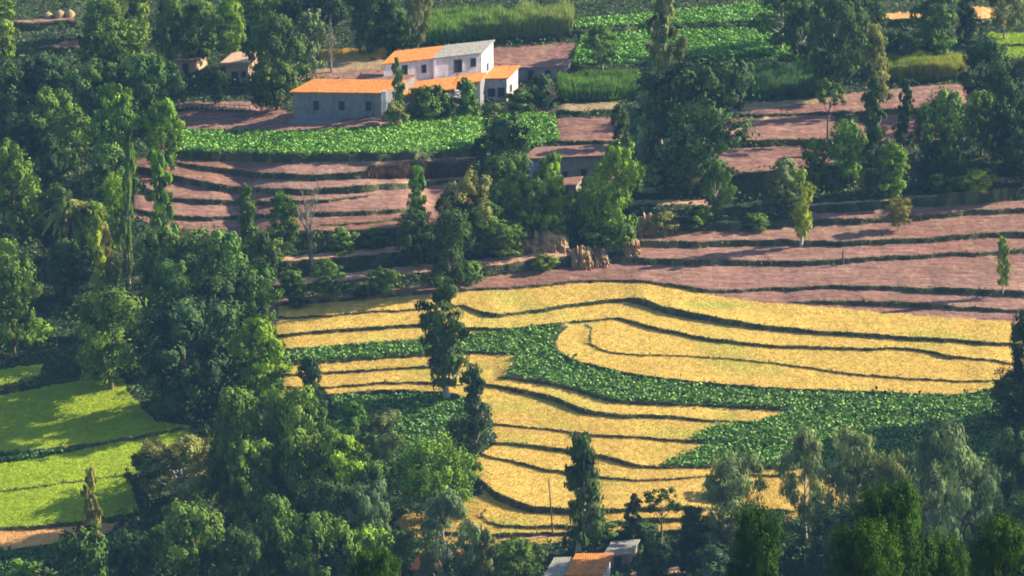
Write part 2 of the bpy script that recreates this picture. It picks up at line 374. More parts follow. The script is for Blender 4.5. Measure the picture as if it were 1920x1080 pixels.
STROKES = [
 (PATH, [(505,491),(560,485),(620,479),(700,472),(765,464)], 11),
 (PATH, [(480,534),(600,524),(700,513),(800,502),(900,494),(1000,482),(1080,472),(1150,463),(1200,452)], 14),
 (PATH, [(1190,380),(1290,378),(1340,382)], 9),
 (PATH, [(1440,389),(1530,384),(1650,376),(1800,362),(1940,356)], 5),
 (PATH, [(1750,350),(1830,340),(1920,336)], 9),
 (PATH, [(1360,256),(1400,236),(1440,220)], 5),
 (PATH, [(580,305),(760,300),(900,294)], 3),
 (PATH, [(700,350),(800,340),(890,333)], 6),
 (PATH, [(920,1010),(1000,1006),(1080,1004)], 5),
 (PATH, [(1190,1076),(1240,1070),(1290,1068)], 10),
 (BANK, [(1098,609),(1110,615),(1104,628),(1105,640),(1112,648)], 4),
 (BANK, [(1042,655),(1039,642),(1046,626),(1060,613)], 5),
 (BANK, [(912,955),(901,964),(908,976)], 4),
 (BANK, [(1086,78),(1074,100),(1066,124)], 8),
]
wx = GX+(fbm(GX/14., GY/9., 3)-.5)*9; wy = GY+(fbm(GX/12., GY/8., 4)-.5)*5
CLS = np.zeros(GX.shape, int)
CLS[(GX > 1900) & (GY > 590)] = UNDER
for c, poly in AREAS: CLS[inpoly(wx, wy, poly)] = c
for c, pts, wd in STROKES: CLS[nearline(wx, wy, pts, wd*(.8+.5*.5))] = c
CLS[ISR > .45] = BANK
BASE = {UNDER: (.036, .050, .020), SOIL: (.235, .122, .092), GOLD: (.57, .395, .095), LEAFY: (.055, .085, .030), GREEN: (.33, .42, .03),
        PATH: (.42, .25, .16), BANK: (.055, .065, .028), ORANGE: (.60, .33, .12), CANE: (.06, .07, .03), DRY: (.29, .21, .11), DARKSOIL: (.15, .1, .08)}
pal = np.array([BASE[i] for i in range(11)])
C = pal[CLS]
X, Y = P[..., 0], P[..., 1]
n1 = fbm(X/6., Y/6., 21, 4); n2 = fbm(X/.7, Y/.7, 31, 3); n3 = fbm(X/20., Y/14., 41, 3)
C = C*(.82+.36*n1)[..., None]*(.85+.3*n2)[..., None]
soil = (CLS == SOIL)[..., None]
fur = fbm(X/2.5+Y*.3, Y/.32, 91, 3); C = np.where(soil, C*(.48+1.0*fur)[..., None], C)
bk = ((CLS == BANK) & (fbm(X/1.4, Y/1.4, 95, 3) > .56))[..., None]; C = np.where(bk, np.array([.115, .115, .048])*(.7+.6*n2)[..., None], C)
C = np.where(soil, C*(1+(n3-.5)[..., None]*np.array([.35, .6, .75])), C)
wd_ = ((fbm(X/1.6, Y/1.6, 51, 3) > .70) & (CLS == SOIL))[..., None]
C = np.where(wd_, C*.6+np.array([.30, .22, .12])*.4, C)
gold = (CLS == GOLD)[..., None]
gp = np.clip((fbm(X/9., Y/5., 61, 3)-.58)*5, 0, 1)[..., None]*.45
C = np.where(gold, C*(1-gp)+np.array([.34, .37, .07])*gp, C)
grad = np.exp(-(((GX-1340)/70)**2+((GY-572)/9)**2))[..., None]*.7      # the patch of rice still green
C = np.where(gold, C*(1-grad)+np.array([.27, .34, .06])*grad, C)
PZ = P.copy()
amp = np.choose(CLS, [.30, .07, .04, .15, .05, .05, .18, .08, .1, .1, .1])
PZ[..., 2] += (fbm(X/.55, Y/.55, 71, 2)-.5)*amp+np.where(CLS == SOIL, (fur-.5)*.16, 0)
idx = np.arange(ny*nx).reshape(ny, nx)
F = np.stack([idx[:-1, :-1], idx[:-1, 1:], idx[1:, 1:], idx[1:, :-1]], -1).reshape(-1, 4)
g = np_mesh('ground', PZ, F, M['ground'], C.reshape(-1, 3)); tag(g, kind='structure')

# the near hillside that the camera stands on, falling to the valley in front of the fields
HILL_BULGE = 1.5
front = P[0]; rows = 60; HV = []
for k in range(rows+1):
    a = k/rows; zc = front.copy()
    yy = front[:, 1]+(-560-front[:, 1])*a
    zz = front[:, 2]+(CAM[2]-4-front[:, 2])*np.clip((front[:, 1]-yy)/(front[:, 1]-CAM[1]), 0, 1)
    sag = HILL_BULGE*np.sin(math.pi*np.clip((front[:, 1]-yy)/(front[:, 1]-CAM[1]), 0, 1))
    zz = zz+sag+(fbm(front[:, 0]/12., yy/12., 5)-.5)*3*min(1, a*8)
    HV.append(np.stack([front[:, 0]*(1+.0*a), yy, zz], -1))
HV = np.array(HV[::-1]); sub = np.r_[0:nx:8, nx-1]; HV = HV[:, sub]; hn = HV.shape[1]
hi = np.arange((rows+1)*hn).reshape(rows+1, hn)
HF = np.stack([hi[:-1, :-1], hi[:-1, 1:], hi[1:, 1:], hi[1:, :-1]], -1).reshape(-1, 4)
hc = np.array([.06, .08, .03])*(.7+.6*fbm(HV[..., 0]/5, HV[..., 1]/5, 6))[..., None]
hs = np_mesh('near_hillside', HV, HF, M['ground'], hc.reshape(-1, 3)); tag(hs, kind='structure')
def hillz(x, y):
    fy = front[nx//2, 1]; fz = front[nx//2, 2]; a = min(1, max(0, (fy-y)/(fy-CAM[1])))
    return fz+(CAM[2]-4-fz)*a+HILL_BULGE*math.sin(math.pi*a)

# ------------------------------------------------------------------ scattered leaves: crops and ground cover
def diamonds(c, n, size, asp=.55, up=None):
    k = len(c); n = n/np.linalg.norm(n, axis=1)[:, None]
    a = rs.normal(size=(k, 3)) if up is None else up
    t = a-n*(a*n).sum(1)[:, None]; t /= np.linalg.norm(t, axis=1)[:, None]+1e-9; b = np.cross(n, t)
    s = size[:, None]; V = np.stack([c-t*s, c-b*s*asp, c+t*s, c+b*s*asp], 1)
    return V.reshape(-1, 3), np.arange(4*k).reshape(k, 4)
def blades(c, h, wd, lean=.35):        # upright triangles
    k = len(c); a = rs.rand(k)*math.pi; d = np.stack([np.cos(a), np.sin(a), np.zeros(k)], -1)*(wd/2)[:, None]
    tip = c+np.stack([rs.normal(size=k)*lean*h, rs.normal(size=k)*lean*h, h], -1)
    V = np.stack([c-d, c+d, tip], 1); return V.reshape(-1, 3), np.arange(3*k).reshape(k, 3)
def pick(n, box, classes, poly=None):
    x = rs.uniform(box[0], box[2], n); y = rs.uniform(box[1], box[3], n)
    m = np.isin(gsample(CLS, x, y), classes)
    if poly is not None: m &= inpoly(x, y, poly)
    return x[m], y[m]
def rep(c, k): return np.repeat(c, k, axis=0)

def rice(name, n, box, cls, base, green, label, hh=(.18, .36)):
    x, y = pick(n, box, [cls]); p = at(x, y); p[:, 2] -= .04
    h = rs.uniform(*hh, len(p)); V, Fc = blades(p, h, rs.uniform(.05, .13, len(p)), .35)
    m = np.clip((fbm(p[:, 0]/9., p[:, 1]/5., 61, 3)-.58)*5, 0, 1)[:, None]*.45
    if cls == GOLD: m = np.maximum(m, np.exp(-(((x-1340)/70)**2+((y-572)/9)**2))[:, None]*.7)
    c = np.array(base)*(1-m)+np.array(green)*m
    c = c*(.9+.2*rs.rand(len(p), 1))*(.92+.16*fbm(p[:, 0]/1.5, p[:, 1]/1.5, 8))[:, None]*(1+(fbm(p[:, 0]/22, p[:, 1]/7, 88)-.5)[:, None]*np.array([.25, .35, .7]))
    o = np_mesh(name, V, Fc, M['rice'], rep(c, 3)); tag(o, label, 'crop', kind='stuff')
rice('ripe_rice', 520000, (500, 500, 1960, 1040), GOLD, (.60, .415, .10), (.38, .40, .07), 'ripe golden rice standing on the curving terraces in the middle of the valley', (.10, .22))
rice('ripe_rice', 9000, (590, 80, 730, 120), GOLD, (.55, .38, .06), (.3, .36, .07), 'small strip of yellow rice behind the farmhouse')
rice('young_rice', 90000, (-40, 690, 380, 1000), GREEN, (.38, .48, .03), (.48, .45, .05), 'bright green young rice on the terraces at the lower left', (.14, .3))
rice('young_rice', 9000, (1840, 50, 1960, 115), GREEN, (.20, .33, .03), (.3, .36, .05), 'bright green paddy patch in the upper right corner', (.14, .3))
rice('dry_stubble', 9000, (-40, 975, 230, 1040), ORANGE, (.60, .34, .12), (.55, .3, .1), 'orange stubble strip below the green paddy at lower left', (.08, .18))
rice('dry_stubble', 3000, (1640, 5, 1880, 45), ORANGE, (.62, .40, .08), (.55, .3, .1), 'two small orange yellow plots at the top right', (.12, .22))

def leafy(name, n, box, label, size=(.13, .30), cls=LEAFY, base=(.085, .20, .035), hi=.5):
    x, y = pick(n, box, [cls]); p = at(x, y); k = len(p)
    hump = .5+.9*vn(p[:, 0]*1.5, p[:, 1]*1.5, 5)
    p[:, 2] += rs.rand(k)**.6*hi*hump
    nrm = np.stack([rs.normal(size=k)*.75, rs.normal(size=k)*.75, np.full(k, .75)], -1)
    V, Fc = diamonds(p, nrm, rs.uniform(*size, k), .62)
    c = np.array(base)*(.55+.95*rs.rand(k, 1)); y_ = (rs.rand(k) < .10)[:, None]
    c = np.where(y_, c*np.array([2.4, 1.6, 1.8]), c)
    o = np_mesh(name, V, Fc, M['crop'], rep(c, 4)); tag(o, label, 'crop', kind='stuff')
leafy('leafy_crop', 95000, (500, 600, 1930, 885), 'broad leaved dark green crop winding between the golden terraces', base=(.12, .26, .028))
leafy('leafy_crop', 12000, (600, 735, 900, 860), 'patch of leafy crop in tree shade below the left golden strips')
leafy('leafy_crop', 42000, (330, 205, 1060, 300), 'bright leafy vegetable field in front of the farmhouse', base=(.17, .36, .035))
leafy('leafy_crop', 62000, (1050, 0, 1610, 130), 'bright leafy crop plots beyond the tall dark tree at the top', base=(.15, .34, .035))
leafy('leafy_crop', 6000, (1590, 60, 1750, 95), 'short row of leafy crop among trees at the top right', base=(.11, .25, .035))
leafy('leafy_crop', 9000, (-40, 820, 170, 885), 'narrow leafy row crossing the bright green paddy', base=(.07, .19, .035))
leafy('leafy_crop', 14000, (-40, 995, 250, 1080), 'dark leafy crop strip in the lower left corner', base=(.06, .16, .03))

def cane(name, n, poly, label, h=(1.6, 2.6), base=(.13, .24, .035), tint=None):
    b = np.array(poly); x = rs.uniform(b[:, 0].min(), b[:, 0].max(), n); y = rs.uniform(b[:, 1].min(), b[:, 1].max(), n)
    m = inpoly(x, y, poly); x, y = x[m], y[m]; p = at(x, y); k = len(p)
    hh = rs.uniform(*h, k)*(.45+.75*fbm(p[:, 0]/2, p[:, 1]/2, 3, 3)); z0 = rs.rand(k)*.55*hh; p[:, 2] += z0
    V, Fc = blades(p, hh-z0, rs.uniform(.12, .28, k), .16)
    c = np.array(base)*(.6+.8*rs.rand(k, 1))*(.8+.4*fbm(p[:, 0]/4, p[:, 1]/4, 9))[:, None]
    if tint is not None:
        f = np.clip((x-b[:, 0].min())/(b[:, 0].max()-b[:, 0].min()), 0, 1)[:, None]*(.3+.7*rs.rand(k, 1)); c = c*(1-f)+np.array(tint)*f
    c3 = np.stack([c*.8, c*.8, c*1.1], 1).reshape(-1, 3)
    o = np_mesh(name, V, Fc, M['rice'], c3); tag(o, label, 'crop', kind='stuff')
cane('sugarcane', 30000, [(740,48),(1075,34),(1072,66),(1000,70),(740,88)], 'tall pale green sugarcane block at the top behind the farmhouse', (2.4, 3.6), (.17, .33, .045), (.36, .36, .10))
cane('sugarcane', 14000, [(1045,160),(1200,152),(1200,188),(1050,190)], 'tall bright maize stand left of the big dark tree', (2.0, 3.0), (.15, .27, .035))
cane('sugarcane', 16000, [(1310,150),(1530,142),(1580,178),(1330,192)], 'shaded tall cane block right of the big dark tree', (2.2, 3.2), (.10, .20, .05))
cane('sugarcane', 14000, [(1660,128),(1810,122),(1810,146),(1660,152)], 'yellow green tall cane at the top right above the ploughed plot', (2.0, 3.0), (.22, .30, .04), (.50, .46, .07))
cane('dry_stalks', 5000, [(690,322),(895,318),(895,334),(690,336)], 'dark dry stalks standing along the step left of the mid trees', (1.0, 1.9), (.16, .11, .07))

def cover(name, n, box, cls, size, base, hmax, label, sc=2.0, poly=None):
    x, y = pick(n, box, [cls], poly); p = at(x, y); k = len(p)
    hz = np.clip(fbm(p[:, 0]/sc, p[:, 1]/sc, 14, 3)-.32, 0, 1)*2.2*hmax; p[:, 2] += rs.rand(k)**.5*hz
    nrm = np.stack([rs.normal(size=k)*.8, rs.normal(size=k)*.8-.2, np.full(k, .7)], -1)
    V, Fc = diamonds(p, nrm, rs.uniform(*size, k), .6)
    v = fbm(p[:, 0]/3, p[:, 1]/3, 23)[:, None]
    c = np.array(base)*(.6+.8*rs.rand(k, 1)); c = c*(1+(v-.5)*np.array([2.2, 1.0, .6]))
    if cls == BANK: c = np.where((fbm(p[:, 0]/1.4, p[:, 1]/1.4, 95, 3) > .56)[:, None], np.array([.18, .18, .065])*(.6+.7*rs.rand(k, 1)), c)
    o = np_mesh(name, V, Fc, M['weed'], rep(np.clip(c, .004, 1), 4)); tag(o, label, 'ground cover', kind='stuff')
cover('bank_grass', 170000, (-40, -20, 1960, 1080), BANK, (.08, .20), (.065, .10, .030), .35, 'rough dark grass and weeds covering the steps between the terraces', .9)
cover('undergrowth', 210000, (-40, -20, 1960, 1090), UNDER, (.12, .34), (.062, .115, .026), 1.3, 'tangled low undergrowth on the slopes between the trees')
cover('pebble_weeds', 20000, (190, 150, 1960, 620), SOIL, (.04, .09), (.38, .26, .15), .10, 'pale dry weeds and clods strewn over the ploughed brown soil', 2.5)

# ------------------------------------------------------------------ tree prototypes: unit height, unit crown width
def crown(lobes, subs, per, leaf, seed, flat=1.0, droop=0.0, lean=.75, asp=.6):
    q = np.random.RandomState(seed); cs = []; ns = []; ts = []
    for (cx, cy, cz, r, rz) in lobes:
        d = q.normal(size=(subs, 3)); d /= np.linalg.norm(d, axis=1)[:, None]
        sc = np.array([cx, cy, cz])+d*np.array([r, r, rz])*q.uniform(.55, 1.0, (subs, 1))
        ti = q.uniform(.65, 1.35)
        for s_ in sc:
            rr = r*q.uniform(.28, .5); e = q.normal(size=(per, 3)); e /= np.linalg.norm(e, axis=1)[:, None]
            pt = s_+e*np.array([rr, rr, rr*rz/r])*q.uniform(.3, 1.05, (per, 1))
            if droop: pt[:, 2] -= np.abs(q.normal(size=per))*droop
            o = pt-np.array([cx, cy, cz]); o[:, 2] *= r/rz; o /= np.linalg.norm(o, axis=1)[:, None]+1e-9
            cs.append(pt); ns.append(o*1.25+e*.45+q.normal(size=(per, 3))*lean*.38+np.array([0, 0, .15]))
            tt = ti*q.uniform(.78, 1.25)*q.uniform(.85, 1.15, (per, 1)); ts.append(tt*np.array([1, 1, 1])*(1+(q.rand(per, 1)-.5)*np.array([.5, .15, 0])))
    cs = np.concatenate(cs); ns = np.concatenate(ns); ts = np.concatenate(ts)
    up = None
    if droop: up = np.tile([0, 0, 1.], (len(cs), 1))+q.normal(size=(len(cs), 3))*.35
    V, Fc = diamonds(cs, ns, leaf*q.uniform(.6, 1.35, len(cs)), asp, up)
    V[:, 2] = np.maximum(V[:, 2], .005)
    return V, Fc, rep(ts, 4)

def trunk_mb(seed, h=.8, r=.035, limbs=6, lobes=None, bend=.05):
    q = random.Random(seed); m = MB(); bx, by = q.uniform(-bend, bend), q.uniform(-bend, bend)
    P_ = lambda t: (bx*math.sin(t*4), by*math.sin(t*3.1), h*t)
    pts = [P_(t) for t in (0, .12, .3, .5, .7, .85, 1)]
    m.tube([(p[0], p[1], p[2]-.03*(i == 0)) for i, p in enumerate(pts)], [r*1.35, r, r*.85, r*.68, r*.5, r*.34, r*.15], 7)
    for i in range(limbs):
        if lobes: L = lobes[i % len(lobes)]; e = (L[0], L[1], L[2])
        else: a = q.uniform(0, 6.28); e = (.3*math.cos(a), .3*math.sin(a), q.uniform(.4, .9))
        t = max(.12, min(.9, (e[2]*.7)/h-.1)); b = P_(t)
        mid = ((b[0]+e[0])/2, (b[1]+e[1])/2, b[2]*.6+e[2]*.4)
        m.tube([b, mid, e], [r*.45, r*.28, r*.08], 5)
    return m

PROTO = {}
def proto(kind, name, lobes, subs, per, leaf, seed, bark='bark', droop=0, h=.8, r=.03, limbs=8, bend=.05, asp=.6, lean=.75):
    V, Fc, T = crown(lobes, subs, per, leaf, seed, droop=droop, asp=asp, lean=lean)
    c = np_mesh('crown', V, Fc, M['mid'], T, link=False)
    t = trunk_mb(seed, h, r, limbs, lobes, bend).build('trunk', M[bark], link=False, smooth=True)
    PROTO.setdefault(kind, []).append((name, c, t))
def ball_lobes(seed, n, z0, z1, rr, topw=.6, sq=1.0):
    q = random.Random(seed); L = []; lean_ = q.uniform(-.12, .12)
    for i in range(n):
        z = z0+(z1-z0)*(i+.5)/n+q.uniform(-.03, .03); f = (z-z0)/(z1-z0)
        env = math.sin(math.pi*min(1, max(.05, (f*.82+.12))))**.7
        a = i*2.4+q.uniform(-.5, .5); rad = q.uniform(.45, 1)*max(0, .5*env-rr*.55); r = rr*q.uniform(.75, 1.25)
        L.append((rad*math.cos(a)+lean_*f, rad*math.sin(a), min(z, 1-r*sq*.9), r, r*sq))
    return L
for s in range(7): proto('round', 'broadleaf_tree', ball_lobes(s+1, 15, .16, 1.0, .19, sq=.8), 16, 44, .021, s+1, h=.75)
for s in range(5): proto('tall', 'broadleaf_tree', ball_lobes(s+21, 15, .12, 1.0, .24, sq=.42), 14, 42, .026, s+21, h=.85)
def lop(seed, n, rr, z0=.18):
    q = random.Random(seed); L = []
    for i in range(n):
        f = (i+.3)/n; z = z0+(1-z0)*f; a = q.uniform(0, 6.28); rad = q.uniform(.05, .30)*(1 if f < .8 else .35); r = rr*q.uniform(.5, 1.25)*(1.15-.45*f)
        L.append((rad*math.cos(a), rad*math.sin(a), min(z, 1-r*.25), r, r*.38))
    return L
for s in range(4): proto('lop', 'lopped_tree', lop(s+41, 17, .30), 9, 40, .030, s+41, bark='pale_bark', h=.97, r=.05, limbs=14, bend=.09)
for s in range(3): proto('euc', 'feathery_tree', ball_lobes(s+61, 18, .20, 1.0, .16, sq=.62), 15, 52, .021, s+61, bark='pale_bark', droop=.022, h=.93, r=.022, limbs=14, asp=.35)
for s in range(4): proto('bush', 'shrub', ball_lobes(s+81, 9, .02, 1.0, .27, sq=.9), 11, 34, .042, s+81, h=.5, r=.03, limbs=5)
proto('ball', 'ball_shaped_tree', [(.27*math.cos(a)*math.cos(e), .27*math.sin(a)*math.cos(e), .50+.27*math.sin(e), .23, .22) for e, m_ in ((-.9, 4), (-.2, 7), (.5, 6), (1.1, 3)) for a in [6.283*k/m_+e for k in range(m_)]], 14, 60, .017, 131, h=.6)
for s in range(2): proto('near', 'near_tree', ball_lobes(s+101, 20, .42, 1.0, .20, sq=.6), 26, 60, .0125, s+101, h=.85, r=.03, limbs=12, asp=.5)
for s in range(2): proto('umb', 'small_tree', [(-.25, .1, .72, .2, .12), (.22, -.1, .62, .2, .1), (.05, .2, .9, .2, .1), (.3, .1, .82, .14, .08), (-.1, -.25, .82, .18, .1)], 12, 34, .024, s+121, h=.7, r=.03, limbs=5)
# date palm
def palm():
    V = []; Fq = []; q = random.Random(5); n = 0
    for i in range(46):
        a = q.uniform(0, 6.28); el = q.uniform(-.5, 1.3); L = q.uniform(.38, .52); pts = []
        for k in range(7):
            t = k/6; r = L*t*math.cos(el*(1-.3*t)); z = .72+L*t*math.sin(el)*.55-.28*t*t; pts.append((r*math.cos(a), r*math.sin(a), z))
        for k in range(6):
            x, y, z = pts[k]; x2, y2, z2 = pts[k+1]; w_ = .05*math.sin(math.pi*(k+.6)/6.6)+.004
            for s_ in (-1, 1):
                px, py = -math.sin(a)*w_*s_, math.cos(a)*w_*s_
                V += [(x, y, z), (x2, y2, z2), (x2+px, y2+py, z2-.03), (x+px, y+py, z-.035)]; Fq.append((n, n+1, n+2, n+3)); n += 4
    V = np.array(V); c = np_mesh('crown', V, np.array(Fq), M['olive'], np.repeat(np.random.RandomState(3).uniform(.6, 1.4, (len(Fq), 1))*np.ones((1, 3)), 4, 0), link=False)
    t = trunk_mb(9, .74, .045, 0, None, .01).build('trunk', M['bark'], link=False, smooth=True)
    PROTO['palm'] = [('date_palm', c, t)]
palm()
def bare(seed):
    q = random.Random(seed); m = MB()
    def br(p, d, L, r, lv):
        pts = [p]; dd = np.array(d, float)
        for k in range(3):
            dd = dd+np.array([q.uniform(-.25, .25), q.uniform(-.25, .25), .06]); dd /= np.linalg.norm(dd); pts.append(tuple(np.array(pts[-1])+dd*L/3))
        m.tube(pts, [r, r*.8, r*.6, r*.35], 5)
        if lv > 0:
            for k in range(4 if lv > 1 else 3):
                b = pts[q.choice([1, 2, 3])]; a = q.uniform(0, 6.28); e = dd*.7+np.array([math.cos(a)*.8, math.sin(a)*.8, q.uniform(.1, .5)]); e /= np.linalg.norm(e)
                br(b, e, L*q.uniform(.5, .7), r*.45, lv-1)
    br((0, 0, -.02), (0, 0, 1), .55, .075, 3)
    br((0, 0, .3), (.4, 0, .9), .5, .05, 2)
    z = max(v[2] for v in m.v); m.v = [(v[0], v[1], v[2]/z) for v in m.v]
    return m
M['grey_bark'] = plain_mat('grey_bark', (.24, .20, .17), .95, 8)
bt = bare(4).build('trunk', M['grey_bark'], link=False)
tw, tf, tt = crown([(.1, 0, .75, .16, .12), (-.15, .1, .6, .14, .1), (.2, -.1, .35, .14, .09), (0, 0, .25, .16, .08)], 6, 10, .02, 77)
bc = np_mesh('crown', tw, tf, M['olive'], tt, link=False); PROTO['bare'] = [('bare_tree', bc, bt)]

CAT = {'ball': 'tree', 'round': 'tree', 'tall': 'tree', 'lop': 'tree', 'euc': 'tree', 'bush': 'shrub', 'near': 'tree', 'umb': 'tree', 'palm': 'palm tree', 'bare': 'tree'}
GRP = {'ball': None, 'round': 'broadleaf trees on the valley slopes', 'tall': 'broadleaf trees on the valley slopes', 'lop': 'lopped fodder trees by the terraces', 'euc': 'feathery pale trees along the valley floor',
       'bush': 'shrubs between trees and terraces', 'near': 'nearby trees at the bottom of the view', 'umb': 'small trees above the lower house', 'palm': None, 'bare': None}
cnt = {}
def put_tree(kind, base, Hm, Wm, mat, label, shape=None):
    L = PROTO[kind]; i = cnt.get(kind, 0); cnt[kind] = i+1; name, c, t = L[(i if shape is None else shape) % len(L)]
    e = bpy.data.objects.new(name, None); col.objects.link(e); e.empty_display_size = .2
    e.location = base; e.rotation_euler = (random.uniform(-.05, .05), random.uniform(-.05, .05), random.uniform(0, 6.28)); e.scale = (Wm, Wm*.95, Hm)
    tag(e, label, CAT[kind], GRP[kind])
    t2 = t.copy(); c2 = c.copy()
    for o in (t2, c2): col.objects.link(o); o.parent = e
    t2.name = 'trunk'; c2.name = 'crown'
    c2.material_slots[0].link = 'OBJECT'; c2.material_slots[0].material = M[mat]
    return e
def tree(kind, x, yb, yt, wpx, mat, label):
    p = at(x, yb); s = ppm(p); d = math.asin(-(p-CAM)[2]/np.linalg.norm(p-CAM))
    put_tree(kind, p, (yb-yt)/s/math.cos(d)*1.02, wpx/s*1.08, mat, label)

